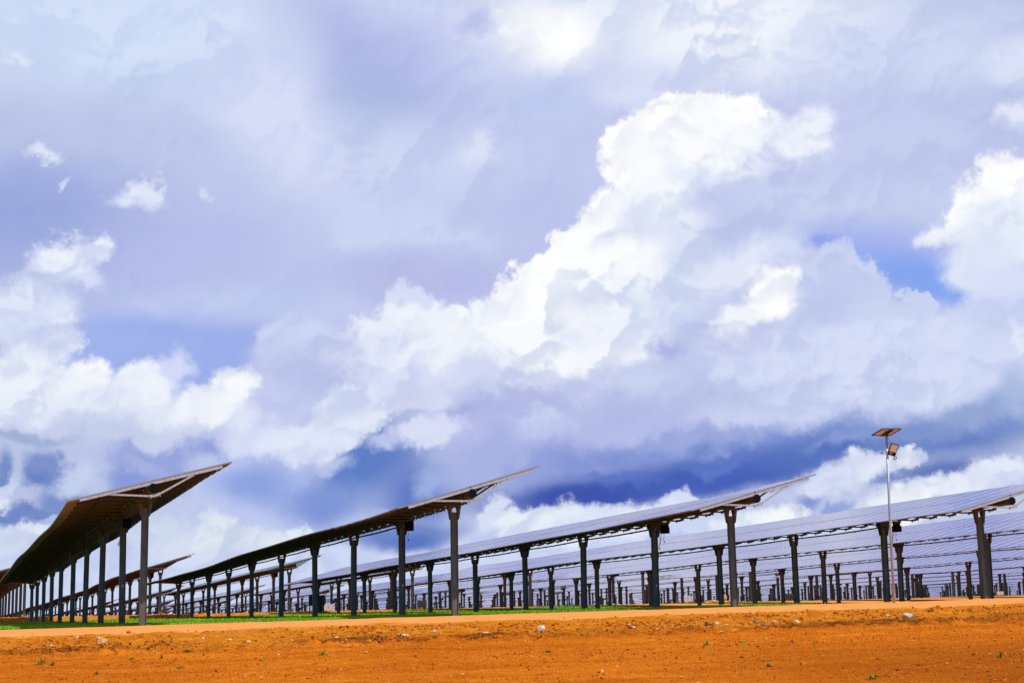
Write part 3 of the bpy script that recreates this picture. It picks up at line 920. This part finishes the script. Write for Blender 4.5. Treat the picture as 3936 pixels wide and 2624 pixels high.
def build_rail(mt):
    m = MB(); m.box(-1.80, 1.80, -.022, .022, 0, .07)
    m.box(-.09, .09, -.03, .03, -.03, 0)
    return m.mesh('rail', [mt])


def build_brace(s_, mt):
    """strut from below the torque tube up to the rail"""
    m = MB()
    m.bar((s_ * .05, 0, -.285), (s_ * 1.10, 0, .015), .028, .045)
    m.bar((s_ * .0, 0, -.285), (s_ * .13, 0, -.262), .05, .07)
    m.box(s_ * .12 - .012, s_ * .12 + .012, -.015, .015, -.33, -.27)
    return m.mesh('brace', [mt])


M_RAILIN, t, b = mat('inner_rail_shaded', (.06, .058, .06), .6, 0.0, .3)  # same rails as the sunlit ends, shade under the modules put into the colour
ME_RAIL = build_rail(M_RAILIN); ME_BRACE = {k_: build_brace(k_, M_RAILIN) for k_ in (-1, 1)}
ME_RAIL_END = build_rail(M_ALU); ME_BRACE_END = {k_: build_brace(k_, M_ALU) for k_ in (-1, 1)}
MOD_Z = .20        # module plane above the tube centre, along its normal
GAPX = .035


def head_fn(hs):
    ts = [-OVER] + POST_T + [POST_T[-1] + OVER + .2]
    zs = [hs[0] + .35 + (hs[0] - hs[1]) / 5.2 * OVER] + [h + .35 for h in hs] + [hs[-1] + .35 - .03]
    return lambda a: float(np.interp(a, ts, zs))


def build_tube(hs, q):
    f = head_fn(hs); z0 = hs[0]; m = MB()
    ts = [-OVER - .02] + [POST_T[0]] + POST_T[1:] + [POST_T[-1] + OVER]
    m.tube([(0, a, f(max(a, -OVER)) - z0) for a in ts], .125, 8, phase=math.pi / 8, caps=False)
    # dark recessed end disc inside a bright collar
    za = f(-OVER) - z0
    m.tube([(0, -OVER - .02, za), (0, -OVER + .02, za)], .118, 8, 1, phase=math.pi / 8)
    for dz in (-.05, .05): m.tube([(0, -OVER - .03, za + dz), (0, -OVER - .018, za + dz)], .028, 8, 1)
    return m.mesh('torque_tube', [M_TUBE, M_BLACK])


M_TUBE, t, b = mat('tube_zinc', (.3, .28, .24), .45, .3)
oc = t.nodes.new('ShaderNodeTexCoord').outputs['Object']
t.links.new(ramp(t, noise_node(t, 5, 5, .6, oc), [(.35, (.05, .05, .045)), (.65, (.11, .11, .10))]), b.inputs['Base Color'])


def build_shaft(hs):
    z0 = hs[0]; m = MB(); pts = []
    for i in range(1, len(POST_T)):
        a = POST_T[i]; pts.append((.02, a, hs[i] - z0 + .06))
        if i + 1 < len(POST_T):
            b_ = POST_T[i + 1]
            pts.append((.02, (a + b_) / 2, (hs[i] + hs[i + 1]) / 2 - z0 + .035))
    m.tube(pts, .026, 6)
    for i in range(1, len(POST_T) - 1):
        for fr in (.3, .62):
            a = POST_T[i] * (1 - fr) + POST_T[i + 1] * fr; z = hs[i] * (1 - fr) + hs[i + 1] * fr - z0 + .04
            m.tube([(.02, a - .03, z), (.02, a + .03, z)], .034, 6)
    return m.mesh('drive_shaft', [M_DARK])


def build_controlbox():
    m = MB(); m.box(-.10, .10, -.14, .14, -.2, 0); m.box(-.13, .13, -.03, .03, 0, .16)
    m.box(-.085, .085, -.152, -.14, -.18, -.02, 0)
    return m.mesh('control_box', [M_BLACK])


def build_boxcable():
    m = MB(); pts = []
    for i in range(22):
        u = i / 21; pts.append((-.12 - .10 * math.sin(u * 3.0) + .03 * math.sin(u * 17), .05 * math.sin(u * 9), -.10 - .62 * math.sin(u * math.pi) ** .8 + .05 * math.cos(u * 12)))
    m.tube(pts, .008, 5)
    m.tube([(-.05, 0, -.16), (-.02, .02, -.3), (-.07, 0, -.42), (-.03, .01, -.45)], .006, 5)
    m.box(-.045, -.015, -.01, .01, -.49, -.44)
    return m.mesh('cable', [M_CABLE])


def build_looms(hs):
    f = head_fn(hs); z0 = hs[0]; m = MB(); ca, sa = math.cos(TILT), math.sin(TILT)
    r_ = random.Random(3)
    for xo in (.95, -1.25):
        a = -OVER + .5
        while a < 50:
            zc = f(a) - z0; nx = xo
            X = xo * ca - .13 * sa; Z = zc + xo * sa + .13 * ca
            dp = .09 + .07 * r_.random(); ln = .35 + .2 * r_.random()
            m.tube([(X, a, Z), (X + .02, a + ln * .3, Z - dp * .8), (X, a + ln * .55, Z - dp), (X, a + ln, Z)], .010, 4)
            a += 1.0 if r_.random() < .75 else 2.0
    return m.mesh('cable_loom', [M_CABLE])


ME_CBOX = build_controlbox(); ME_CCABLE = build_boxcable()
ME_CONTROL = [ME_CBOX, ME_CCABLE]


def tilt_at(q, a):
    base = TILT
    if q <= 1: base += .022 * math.sin(a / 5.5 + q * 2.0) + .010 * math.sin(a / 2.3 + q)
    else: base += .006 * math.sin(a / 4.5 + q * 1.7)
    return base


ORD = ['first', 'second', 'third', 'fourth', 'fifth', 'sixth', 'seventh', 'eighth', 'ninth', 'tenth', 'eleventh', 'twelfth', 'thirteenth',
       'fourteenth', 'fifteenth', 'sixteenth', 'seventeenth', 'eighteenth', 'nineteenth', 'twentieth', 'twenty-first', 'twenty-second',
       'twenty-third', 'twenty-fourth', 'twenty-fifth', 'twenty-sixth', 'twenty-seventh', 'twenty-eighth', 'twenty-ninth', 'thirtieth',
       'thirty-first', 'thirty-second', 'thirty-third', 'thirty-fourth', 'thirty-fifth', 'thirty-sixth', 'thirty-seventh', 'thirty-eighth',
       'thirty-ninth', 'fortieth', 'forty-first', 'forty-second', 'forty-third', 'forty-fourth']
FRONT_LABELS = ['tall solar tracker at far left showing its brown underside and dark octagonal tube end',
                'solar tracker with black underside, second from the left in the front block',
                'solar tracker with silvery glass top, ending beneath the dark blue cloud, third from the left',
                'solar tracker with violet panels cut by the right edge, behind the lamp post',
                'solar tracker directly behind the violet one at the right edge']
BLOCKN = ['', 'in the block beyond the narrow orange road', 'in the third block back', 'in the fourth block back', 'in the fifth block back', 'in the farthest block']
GROUPN = ['solar trackers of the front block', 'solar trackers of the second block', 'solar trackers of the third block',
          'solar trackers of the fourth block', 'solar trackers of the fifth block', 'solar trackers of the farthest block']


def tracker_origin(block, q):
    p = P0 + DROW * q + U * BLOCK * block
    return p


def place(name, me, parent, loc, rot=(0, 0, 0)):
    o = bpy.data.objects.new(name, me); o.location = loc; o.rotation_euler = rot; o.parent = parent
    col.objects.link(o); return o


def tracker(block, q, label):
    hs = heads(block, q); p = tracker_origin(block, q); f = head_fn(hs); z0 = hs[0]
    gz_ = ground_z(p[0], p[1]) if block == 0 else z0 - 2.6
    root = thing('solar_tracker', label, 'solar tracker', (p[0], p[1], gz_), (0, 0, TH), GROUPN[block])
    dz = z0 - gz_
    for i, (a, h) in enumerate(zip(POST_T, hs)):
        st = i % 2
        po = place('post', ME_POST[st], root, (0, a, h - z0 + dz), (R(rng.uniform(-.4, .4)), R(rng.uniform(-.5, .5)), 0))
        place('bracket', ME_BRACKET[st], po, (0, 0, 0))
    place('torque_tube', build_tube(hs, q) if block == 0 else ME_TUBE_FAR, root, (0, 0, dz))
    place('drive_shaft', build_shaft(hs) if block == 0 else ME_SHAFT_FAR, root, (0, 0, dz))
    a = POST_T[1] - .75
    cb_ = place('control_box', ME_CBOX, root, (.02, a, f(a) - z0 + dz - .30))
    place('cable', ME_CCABLE, cb_, (0, 0, 0))
    return root, hs, f, dz


def module_rows(root, hs, f, dz, q, cnt=NMOD):
    z0 = hs[0]
    for i in range(cnt):
        a = -OVER + .5 + i * 1.0 * (POST_T[-1] + 2 * OVER) / NMOD
        sl = math.atan2(f(a + .5) - f(a - .5), 1.0); ti = tilt_at(q, a)
        ca, sa = math.cos(ti), math.sin(ti); zt = f(a) - z0 + dz
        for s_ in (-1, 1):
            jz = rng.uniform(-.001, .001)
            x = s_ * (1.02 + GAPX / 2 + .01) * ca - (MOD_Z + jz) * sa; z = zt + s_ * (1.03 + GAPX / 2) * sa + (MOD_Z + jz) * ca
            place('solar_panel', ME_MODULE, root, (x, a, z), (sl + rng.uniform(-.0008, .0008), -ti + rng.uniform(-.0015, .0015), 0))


def rail_rows(root, hs, f, dz, q):
    z0 = hs[0]; step = (POST_T[-1] + 2 * OVER) / NMOD
    for i in range(NMOD + 1):
        a = -OVER + i * step + (.03 if i == 0 else -.03 if i == NMOD else 0)
        ti = tilt_at(q, a); zt = f(a) - z0 + dz
        o = place('rail', ME_RAIL_END if i in (0, NMOD) else ME_RAIL, root, (-(MOD_Z - .108) * math.sin(ti), a, zt + (MOD_Z - .108) * math.cos(ti)), (0, -ti, 0))
        for s_ in (-1, 1): place('brace', (ME_BRACE_END if i in (0, NMOD) else ME_BRACE)[s_], o, (0, 0, 0), (0, 0, 0))


def merged_modules():
    """underframe of a tracker too far away for single rails to show, and its two lines of modules"""
    me = MB(); hs = heads(1, 6); f = head_fn(hs); z0 = hs[0]; step = (POST_T[-1] + 2 * OVER) / NMOD
    fr = MB()
    ca, sa = math.cos(TILT), math.sin(TILT)
    mv = [Vector(v.co) for v in ME_MODULE.vertices]; mf = [tuple(p.vertices) for p in ME_MODULE.polygons]; mm = [p.material_index for p in ME_MODULE.polygons]
    for i in range(NMOD):
        a = -OVER + .5 + i * step; sl = math.atan2(f(a + .5) - f(a - .5), 1); zt = f(a) - z0
        for s_ in (-1, 1):
            Mx = Matrix.Translation((s_ * 1.05 * ca - MOD_Z * sa, a, zt + s_ * 1.05 * sa + MOD_Z * ca)) @ Euler((sl, -TILT + rng.uniform(-.002, .002), 0)).to_matrix().to_4x4()
            o = len(me.v); me.v += [tuple(Mx @ v) for v in mv]
            me.f += [tuple(k + o for k in ff) for ff in mf]; me.m += mm
    for i in range(NMOD + 1):
        a = -OVER + i * step; zt = f(a) - z0
        Mx = Matrix.Translation((-(MOD_Z - .108) * sa, a, zt + (MOD_Z - .108) * ca)) @ Matrix.Rotation(-TILT, 4, 'Y')
        for src in (ME_RAIL, ME_BRACE[-1], ME_BRACE[1]):
            o = len(fr.v); fr.v += [tuple(Mx @ v.co) for v in src.vertices]
            fr.f += [tuple(k + o for k in p.vertices) for p in src.polygons]; fr.m += [0] * len(src.polygons)
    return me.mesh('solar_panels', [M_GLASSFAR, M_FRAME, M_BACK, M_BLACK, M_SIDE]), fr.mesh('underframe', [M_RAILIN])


# far glass: same look, the cell pattern is too small to show
M_GLASSFAR, t, b = mat('solar_glass_far', (.03, .03, .09), .12, 0.0, .35)
oc = t.nodes.new('ShaderNodeTexCoord').outputs['Object']
t.links.new(ramp(t, noise_node(t, .6, 3, .5, oc), [(.35, (.060,.048,.23)), (.65, (.085,.068,.29))]), b.inputs['Base Color'])

hs6 = heads(1, 6)
ME_TUBE_FAR = build_tube(hs6, 6); ME_SHAFT_FAR = build_shaft(hs6)
ME_PANELS_FAR, ME_FRAME_FAR = merged_modules()
ME_LOOM = None
TAN_R = .345; TAN_L = -.345
for block in range(6):
    k = 0
    for q in range(44):
        p = tracker_origin(block, q)
        far = p + U * (POST_T[-1] + 2)
        if block == 0 and q > 9: break
        vis = [(p + U * a)[0] / (p + U * a)[1] for a in (-2, 54)]
        if min(vis) > TAN_R + .01 or max(vis) < TAN_L - .02: continue
        if block == 0: lab = FRONT_LABELS[q] if q < 5 else 'solar tracker, %s from the left in the front block, its near end outside the frame' % ORD[q]
        else: lab = 'solar tracker, %s from the left %s' % (ORD[k], BLOCKN[block])
        k += 1
        root, hs, f, dz = tracker(block, q, lab)
        if block <= 1:
            module_rows(root, hs, f, dz, q)
        else:
            place('solar_panels', ME_PANELS_FAR, root, (0, 0, dz))
        if block == 0:
            rail_rows(root, hs, f, dz, q)
            place('cable_loom', build_looms(hs), root, (0, 0, dz))
        else:
            place('underframe', ME_FRAME_FAR, root, (0, 0, dz))

# ------------------------------------------------------------------ small parts that single trackers carry
def sticker(root_name, x, y, z, parent):
    m = MB(); m.box(-.03, .03, -.004, 0, -.02, .02); m.box(-.022, .022, -.004, 0, .035, .05)
    return obj('sticker', m.mesh('sticker', [M_STICKER]), parent, (x, y, z))


for tr in [o for o in col.objects if o.name.startswith('solar_tracker')][:3]:
    posts = [c_ for c_ in tr.children if c_.name.startswith('post')]
    if len(posts) > 1: sticker('sticker', .01, -.037, -1.75, posts[1])

# ------------------------------------------------------------------ solar lamp post
lx, ly = 10.975, 45.75
lz = ground_z(lx, ly)
lamp = thing('solar_street_lamp', 'slim metal lamp post with small solar panel and floodlight on top', 'street lamp', (lx, ly, lz))
m = MB(); H = 4.95
m.tube([(0, 0, -.3), (.03, 0, H * .45), (.075, 0, H)], [.040, .038, .036], 12)
pole = obj('pole', m.mesh('pole', [M_ZINCPOLE], True), lamp)
m = MB()
e1 = Vector((.56, -.02, -.008)); e2 = Vector((-.20, .60, -.125)); nrm = e1.cross(e2).normalized(); nrm = nrm if nrm.z > 0 else -nrm
pc = Vector((.075 + .035, .04, H + .05)); c0 = pc - e1 / 2 - e2 / 2 * .9


def slab(m, o, a, b_, n, t0, t1, mi):
    vs = [o + a * i + b_ * j + n * t for t in (t0, t1) for i, j in ((0, 0), (1, 0), (1, 1), (0, 1))]
    m.add(vs, [(0, 3, 2, 1), (4, 5, 6, 7), (0, 1, 5, 4), (1, 2, 6, 5), (2, 3, 7, 6), (3, 0, 4, 7)], mi)


slab(m, c0 + e1 * .04 + e2 * .04, e1 * .92, e2 * .92, nrm, .006, .02, 0)
slab(m, c0 + e1 * .04 + e2 * .04, e1 * .92, e2 * .92, nrm, .021, .024, 1)
pn = obj('solar_panel', m.mesh('lamp_solar_panel', [M_WHITEBACK, M_GLASS]), lamp)
m = MB()
for o_, a_, b_ in ((c0, e1, e2 * .04), (c0 + e2 * .96, e1, e2 * .04), (c0 + e2 * .04, e1 * .04, e2 * .92), (c0 + e1 * .96 + e2 * .04, e1 * .04, e2 * .92)):
    slab(m, o_, a_, b_, nrm, -.012, .026, 0)
obj('frame', m.mesh('lamp_panel_frame', [M_DARKALU]), pn)
m = MB()
slab(m, c0 + e1 * .44 + e2 * .0, e1 * .05, e2 * .95, nrm, -.045, -.012, 0)
slab(m, c0 + e1 * .55 + e2 * .0, e1 * .05, e2 * .95, nrm, -.045, -.012, 0)
m.box(.03, .13, -.06, .08, H - .08, H + .02)
obj('mount', m.mesh('mount', [M_DARK]), lamp)
# floodlight: housing tipped down towards the ground, its top leaning right
fl = MB(); fl.box(-.11, .11, 0, .055, -.18, .18)
for i in range(6): fl.box(-.10 + i * .036, -.092 + i * .036, .055, .075, -.15, .15)
fl.box(-.11, -.099, -.012, 0, -.18, .18); fl.box(.099, .11, -.012, 0, -.18, .18)
fl.box(-.099, .099, -.012, 0, .169, .18); fl.box(-.099, .099, -.012, 0, -.18, -.085); fl.box(-.035, .035, -.012, 0, -.085, -.07)
fo = obj('floodlight', fl.mesh('floodlight', [M_BLACK]), lamp, (.225, -.10, H - .50), (R(24), R(15), R(4)))
m = MB(); m.box(-.099, .099, -.004, -.001, -.07, .169); obj('lens', m.mesh('lens', [M_LENS]), fo)
m = MB(); m.tube([(0, -.016, -.115), (0, -.011, -.115)], .024, 12); obj('sensor', m.mesh('sensor', [M_SENSOR]), fo)
m = MB(); m.box(-.12, .16, -.055, -.042, H - .60, H - .565); m.box(-.12, -.09, -.055, .05, H - .60, H - .565); m.box(.12, .16, -.09, -.042, H - .62, H - .54)
obj('clamp', m.mesh('clamp', [M_ZINCPOLE]), lamp)
m = MB()
rg = [(.275 + .04 * math.cos(a), -.06, H - .735 + .045 * math.sin(a)) for a in np.linspace(0, 2 * math.pi, 17)]
m.tube(rg, .013, 6, caps=False)
m.tube([(.25, -.06, H - .77), (.27, -.06, H - .85), (.295, -.06, H - .875), (.31, -.06, H - .85), (.30, -.06, H - .76)], .004, 5)
m.tube([(.09, -.03, H - .03), (.12, -.05, H - .15), (.16, -.06, H - .32)], .004, 5)
obj('cable', m.mesh('lamp_cable', [M_CABLE]), lamp)

# ------------------------------------------------------------------ electrical boxes in the field


def inverter(x, y, label, wdt=.9, hgt=.6, dep=.3, leg=.45):
    z = ground_z(x, y)
    t_ = thing('inverter_cabinet', label, 'electrical cabinet', (x, y, z), (0, 0, .1), 'dark inverter cabinets')
    m = MB(); m.box(-wdt / 2, wdt / 2, -dep / 2, dep / 2, leg, leg + hgt)
    for i in range(5): m.box(-wdt / 2 + .06 + i * (wdt - .2) / 4, -wdt / 2 + .10 + i * (wdt - .2) / 4, -dep / 2 - .03, -dep / 2, leg + .06, leg + hgt - .06)
    m.box(-wdt / 2 + .04, wdt / 2 - .04, -dep / 2 - .035, -dep / 2 - .03, leg + hgt * .45, leg + hgt * .5)
    obj('housing', m.mesh('housing', [M_CAB]), t_)
    for s_ in (-1, 1):
        m = MB(); m.box(-.03, .03, -.03, .03, -.1, leg); obj('leg', m.mesh('leg', [M_DARK]), t_, (s_ * (wdt / 2 - .06), 0, 0))
    m = MB(); m.box(wdt / 2 - .3, wdt / 2 - .12, -.08, .02, .1, leg); m.tube([(wdt / 2 - .2, -.05, .3), (wdt / 2 - .25, -.08, .1), (wdt / 2 - .18, -.05, -.05)], .03, 6)
    obj('cable', m.mesh('cabinet_cable', [M_CABLE]), t_)
    return t_


def whitebox(x, y, z, label, w=.56, h=.46, leg=.12):
    t_ = thing('junction_cabinet', label, 'electrical cabinet', (x, y, z - leg), (0, 0, .05), 'pale junction cabinets')
    bm = bmesh.new(); bmesh.ops.create_cube(bm, size=1)
    for v in bm.verts: v.co = Vector((v.co.x * w, v.co.y * .22, v.co.z * h + h / 2 + leg))
    bmesh.ops.bevel(bm, geom=bm.edges[:], offset=.02, segments=2, affect='EDGES')
    me = bpy.data.meshes.new('housing'); bm.to_mesh(me); bm.free(); me.materials.append(M_GREYBOX); obj('housing', me, t_)
    m = MB(); m.box(-.03, .03, -.12, -.108, leg + h * .5, leg + h * .58); obj('handle', m.mesh('handle', [M_BLACK]), t_)
    for s_ in (-1, 1):
        m = MB(); m.box(-.02, .02, -.02, .02, -.6, leg); obj('leg', m.mesh('leg', [M_DARK]), t_, (s_ * .2, 0, 0))


inverter(-11.36, 89.0, 'dark ribbed inverter cabinet on legs in the grass, partly behind a tracker post')
inverter(-6.3, 104.0, 'small dark cabinet beyond the orange road, standing behind a thin post', .62, .45, .3, .12)
inverter(19.33, 111.0, 'dark cabinet beyond the orange road, rightmost of the dark cabinets', .7, .42, .3, .1)
whitebox(-12.0, 100.0, -.02, 'pale grey cabinet right beside the ribbed inverter cabinet', .60, .42)
whitebox(11.75, 108.0, .10, 'pale grey cabinet in the middle of the field, left of the rock heap', .54, .42)
whitebox(35.7, 116.0, .18, 'pale grey cabinet low at the right edge, behind a tall post', .5, .26)

# ------------------------------------------------------------------ stones
ROCKS = [  # beyond first posts, along road, width, height, kind
(-6.33,-2.92,0.118,0.095,'b'), (-5.92,-2.27,0.080,0.051,'p'), (-3.75,-1.70,0.097,0.049,'p'), (-4.39,-1.24,0.072,0.036,'p'),
(-5.78,-1.22,0.272,0.145,'o'), (-5.49,0.98,0.071,0.053,'p'), (-5.72,1.56,0.101,0.047,'p'), (-6.53,1.87,0.122,0.087,'o'),
(-6.00,2.88,0.119,0.048,'o'), (-6.08,3.91,0.084,0.048,'p'), (-5.80,5.53,0.214,0.061,'p'), (-5.42,6.33,0.099,0.056,'p'),
(-6.22,6.30,0.079,0.055,'o'), (-6.42,7.30,0.134,0.049,'p'), (-6.06,8.78,0.199,0.125,'p'), (-5.77,10.19,0.095,0.044,'o'),
(-5.93,11.13,0.140,0.045,'p'), (-6.44,11.55,0.076,0.031,'p'), (-6.09,13.03,0.161,0.096,'b'), (-6.08,13.22,0.200,0.090,'o'),
(-6.18,13.46,0.116,0.045,'o'), (-5.98,14.38,0.176,0.078,'b'), (-6.34,14.41,0.181,0.071,'b'), (-16.22,9.69,0.093,0.070,'b'),
(-5.87,14.91,0.105,0.046,'p'), (-11.16,12.71,0.062,0.050,'b'), (-6.01,15.45,0.144,0.066,'p'), (-5.50,16.54,0.100,0.060,'o'),
(-5.51,18.28,0.095,0.054,'p'), (-6.88,17.61,0.098,0.052,'o'), (-5.53,18.54,0.136,0.075,'b'), (-5.93,18.64,0.316,0.148,'p'),
(-12.12,14.99,0.056,0.028,'o'), (-5.82,19.22,0.156,0.041,'b'), (-8.92,17.54,0.056,0.043,'b'), (-6.73,19.97,0.093,0.040,'p')]
TUFTS = [(-9.39,-2.48,0.308,0.154), (-9.64,-2.27,0.153,0.072), (-12.04,-1.52,0.095,0.076), (-9.17,-0.77,0.179,0.053), (-9.37,-0.19,0.084,0.084), (-11.38,0.01,0.178,0.059), (-8.06,0.43,0.247,0.077), (-10.41,1.66,0.176,0.052), (-9.76,2.96,0.160,0.096), (-11.10,7.30,0.160,0.064), (-7.83,9.17,0.119,0.072), (-9.33,11.11,0.151,0.058), (-11.01,10.79,0.243,0.111), (-10.55,11.83,0.170,0.068), (-12.75,12.38,0.053,0.330), (-19.62,9.75,0.164,0.090), (-16.82,13.95,0.076,0.123)]



def rock_mesh(name, seed, w, d, h, m_, cuts=9):
    r_ = random.Random(seed); bm = bmesh.new()
    bmesh.ops.create_icosphere(bm, subdivisions=3, radius=1)
    planes = []
    for _ in range(cuts):
        n = Vector((r_.gauss(0, 1), r_.gauss(0, 1), r_.gauss(0, .8))).normalized(); planes.append((n, .55 + .3 * r_.random()))
    for v in bm.verts:
        p = v.co.copy()
        for n, dd in planes:
            k = p.dot(n)
            if k > dd: p -= n * (k - dd) * .93
        p *= 1 + .05 * math.sin(p.x * 7 + seed) * math.sin(p.y * 6 + 1) + .03 * math.sin(p.z * 13 + p.x * 9)
        v.co = Vector((p.x * w * .62, p.y * d * .62, p.z * h * .70))
    me = bpy.data.meshes.new(name); bm.to_mesh(me); bm.free()
    me.materials.append(m_); me.polygons.foreach_set('use_smooth', [False] * len(me.polygons))
    return me


KIND = {'p': (0, 'pale'), 'o': (1, 'ochre'), 'b': (2, 'brown')}
SPECIAL = {'31': 'large half white half brown stone at the right end of the earth bank'}
cnts = {'p': 0, 'o': 0, 'b': 0}
for i, (s, c, w, h, k) in enumerate(ROCKS):
    x, y = from_sc(s, c); z = float(terrain(s, c))
    cnts[k] += 1; mi, word = KIND[k]
    if w > .3: lab = 'largest stone, white on its left and brown on its right, near the lamp post'
    elif w > .25: lab = 'large long ochre stone lying on the earth bank at the left'
    else:
        lab = '%s stone%s, %s %s one from the left' % ('small' if w < .1 else 'squat' if h > .5 * w else 'flat',
                                                     ' lying on the bare red earth' if s < -7.6 else ' lying along the foot of the earth bank', ORD[cnts[k] - 1], word)
    mm_ = M_STONES[mi]
    me = rock_mesh('rock', i * 3 + 1, w, w * .75, h * 1.15, mm_)
    if w > .3:
        me.materials.append(M_STONES[2])
        for p in me.polygons:
            if p.center.x > .02 + .05 * math.sin(p.center.z * 40): p.material_index = 1
    o = obj('rock', me, None, (x, y, z + h * .30), (R(rng.uniform(-8, 8)), R(rng.uniform(-8, 8)), R(rng.uniform(-25, 25))))
    tag(o, lab, 'rock', 'stones along the earth bank')
# heap beyond the road
heap = [(-.85, .12, .24, .09), (-.62, .2, .22, .14), (-.42, .0, .28, .16), (-.18, .15, .26, .14), (.0, -.05, .22, .12), (.22, .1, .28, .18), (.48, .05, .22, .13),
        (.40, .25, .24, .34), (.72, .1, .26, .12), (1.0, .18, .18, .08)]
for i, (dx, dy, w, h) in enumerate(heap):
    x = 13.6 + dx; y = 105.6 + dy; z = ground_z(x, y)
    o = obj('rock', rock_mesh('rock', 200 + i, w * 1.25, w, h * 1.2, M_STONES[1]), None, (x, y, z + h * .45 + (.12 if i == 7 else 0)))
    lab = 'tall ochre boulder standing on top of the rock heap' if i == 7 else 'ochre rock in the heap beyond the orange road, %s from the left' % ORD[i if i < 7 else i - 1]
    tag(o, lab, 'rock', 'rocks heaped beyond the orange road')

# gravel: countless chips scattered over the earth
base = MB()
GS_ = []
icos = bmesh.new(); bmesh.ops.create_icosphere(icos, subdivisions=1, radius=1)
iv = np.array([v.co[:] for v in icos.verts]); fi = np.array([[v.index for v in f.verts] for f in icos.faces]); icos.free()


def gravel(n, srange, crange, size, name_, mats, dens=None, flat=.5):
    s = nrng.uniform(*srange, n); c = nrng.uniform(*crange, n)
    if dens is not None:
        keep = nrng.random(n) < dens(s, c); s = s[keep]; c = c[keep]; n = len(s)
    x, y = from_sc(s, c); z = terrain(s, c)
    r_ = size * np.exp(nrng.normal(0, .45, n))
    V = iv[None] * (1 + nrng.uniform(-.28, .28, (n, len(iv), 1)))
    V = V * r_[:, None, None] * np.stack([np.ones(n), nrng.uniform(.6, 1, n), nrng.uniform(flat * .6, flat * 1.3, n)], -1)[:, None, :]
    an = nrng.uniform(0, 6.28, n); ca = np.cos(an)[:, None]; sa = np.sin(an)[:, None]
    X = V[..., 0] * ca - V[..., 1] * sa + x[:, None]; Y = V[..., 0] * sa + V[..., 1] * ca + y[:, None]; Z = V[..., 2] + z[:, None] + r_[:, None] * .15
    co = np.stack([X, Y, Z], -1).reshape(-1, 3).astype(np.float32)
    F = (fi[None] + (np.arange(n) * len(iv))[:, None, None]).reshape(-1, 3)
    me = grid_mesh(name_, co, F, mats, {}, False)
    mi = np.repeat(nrng.choice(len(mats), n, p=None), len(fi)).astype(np.int32)
    me.polygons.foreach_set('material_index', mi)
    return me


def bankd(s, c):
    return np.clip(.15 + .9 * np.exp(-((s + 6.2) / .7) ** 2) * (.4 + 1.2 * (fbm(s * .5, c * .5, 3, 2) > -.05)) + .25 * (s > -6.5), 0, 1)


g1 = obj('gravel', gravel(6500, (-20, -2.6), (-6, 24), .015, 'gravel', [M_STONES[0], M_STONES[1], M_STONES[1], M_STONES[2], M_CLOD, M_CLOD], bankd))
g1['kind'] = 'stuff'; tag(g1, 'small pale and brown gravel chips scattered over the red earth', 'gravel')
g2 = obj('clods', gravel(30000, (-8.2, -3.0), (-8, 27), .022, 'clods', [M_CLOD, M_CLOD, M_CLOD2], lambda s, c: np.clip(smooth(s, -8.2, -6.6) * (1 - smooth(s, -4.2, -3.2)) * (.45 + 1.4 * fbm(s * .8, c * .6, 3, 1)), .03, 1), .8))
g2['kind'] = 'stuff'; tag(g2, 'crumbly orange earth clods covering the rough bank beside the road', 'earth clods')
g4 = obj('crumbs', gravel(34000, (-21, -7.4), (-7, 24), .0125, 'crumbs', [M_CLOD3, M_CLOD3, M_CLOD2, M_CLOD], lambda s, c: .5 + fbm(s * .9, c * .5, 3, 3), .9))
g4['kind'] = 'stuff'; tag(g4, 'fine orange earth crumbs strewn over the foreground soil', 'earth crumbs')
g3 = obj('road_edge_gravel', gravel(3500, (54, 56.3), (-30, 50), .03, 'road_edge_gravel', [M_STONES[1], M_CLOD, M_CLOD, M_STONES[0]], None, .7))
g3['kind'] = 'stuff'; tag(g3, 'loose stones on the near edge of the distant orange road', 'gravel')

# ------------------------------------------------------------------ weeds
for i, (s, c, w, h) in enumerate(TUFTS):
    x, y = from_sc(s, c); z = float(terrain(s, c)); r_ = random.Random(i + 50); m = MB(); w *= 1.3; h *= 1.3
    tall = h > .25
    for k in range(5 if tall else 26):
        a = r_.uniform(0, 2 * math.pi); ln = (w * .5) * r_.uniform(.5, 1.1); hh = h * r_.uniform(.35, 1.05); bx_ = r_.gauss(0, w * .10); by_ = r_.gauss(0, w * .10)
        if tall: ln = .03 * r_.random(); hh = h * (1 if k == 0 else r_.uniform(.2, .6))
        bw = .006 + .004 * r_.random(); dx, dy = -math.sin(a) * bw, math.cos(a) * bw
        p0 = Vector((bx_, by_, -.01)); p1 = p0 + Vector((math.cos(a) * ln * .45, math.sin(a) * ln * .45, hh * .75)); p2 = p0 + Vector((math.cos(a) * ln, math.sin(a) * ln, hh * (1 if tall else .8)))
        wv = Vector((dx, dy, 0))
        m.add([p0 - wv, p0 + wv, p1 + wv * .8, p1 - wv * .8, p2], [(0, 1, 2, 3), (3, 2, 4)])
    o = obj('weed_tuft', m.mesh('weed_tuft', [M_WEED]), None, (x, y, z))
    lab = 'single tall thin grass stalk rising from the red earth' if tall else '%s green weed tuft in the red earth, %s from the left' % ('broad low' if w > .2 else 'small', ORD[i])
    tag(o, lab, 'weed', 'weed tufts on the red earth')
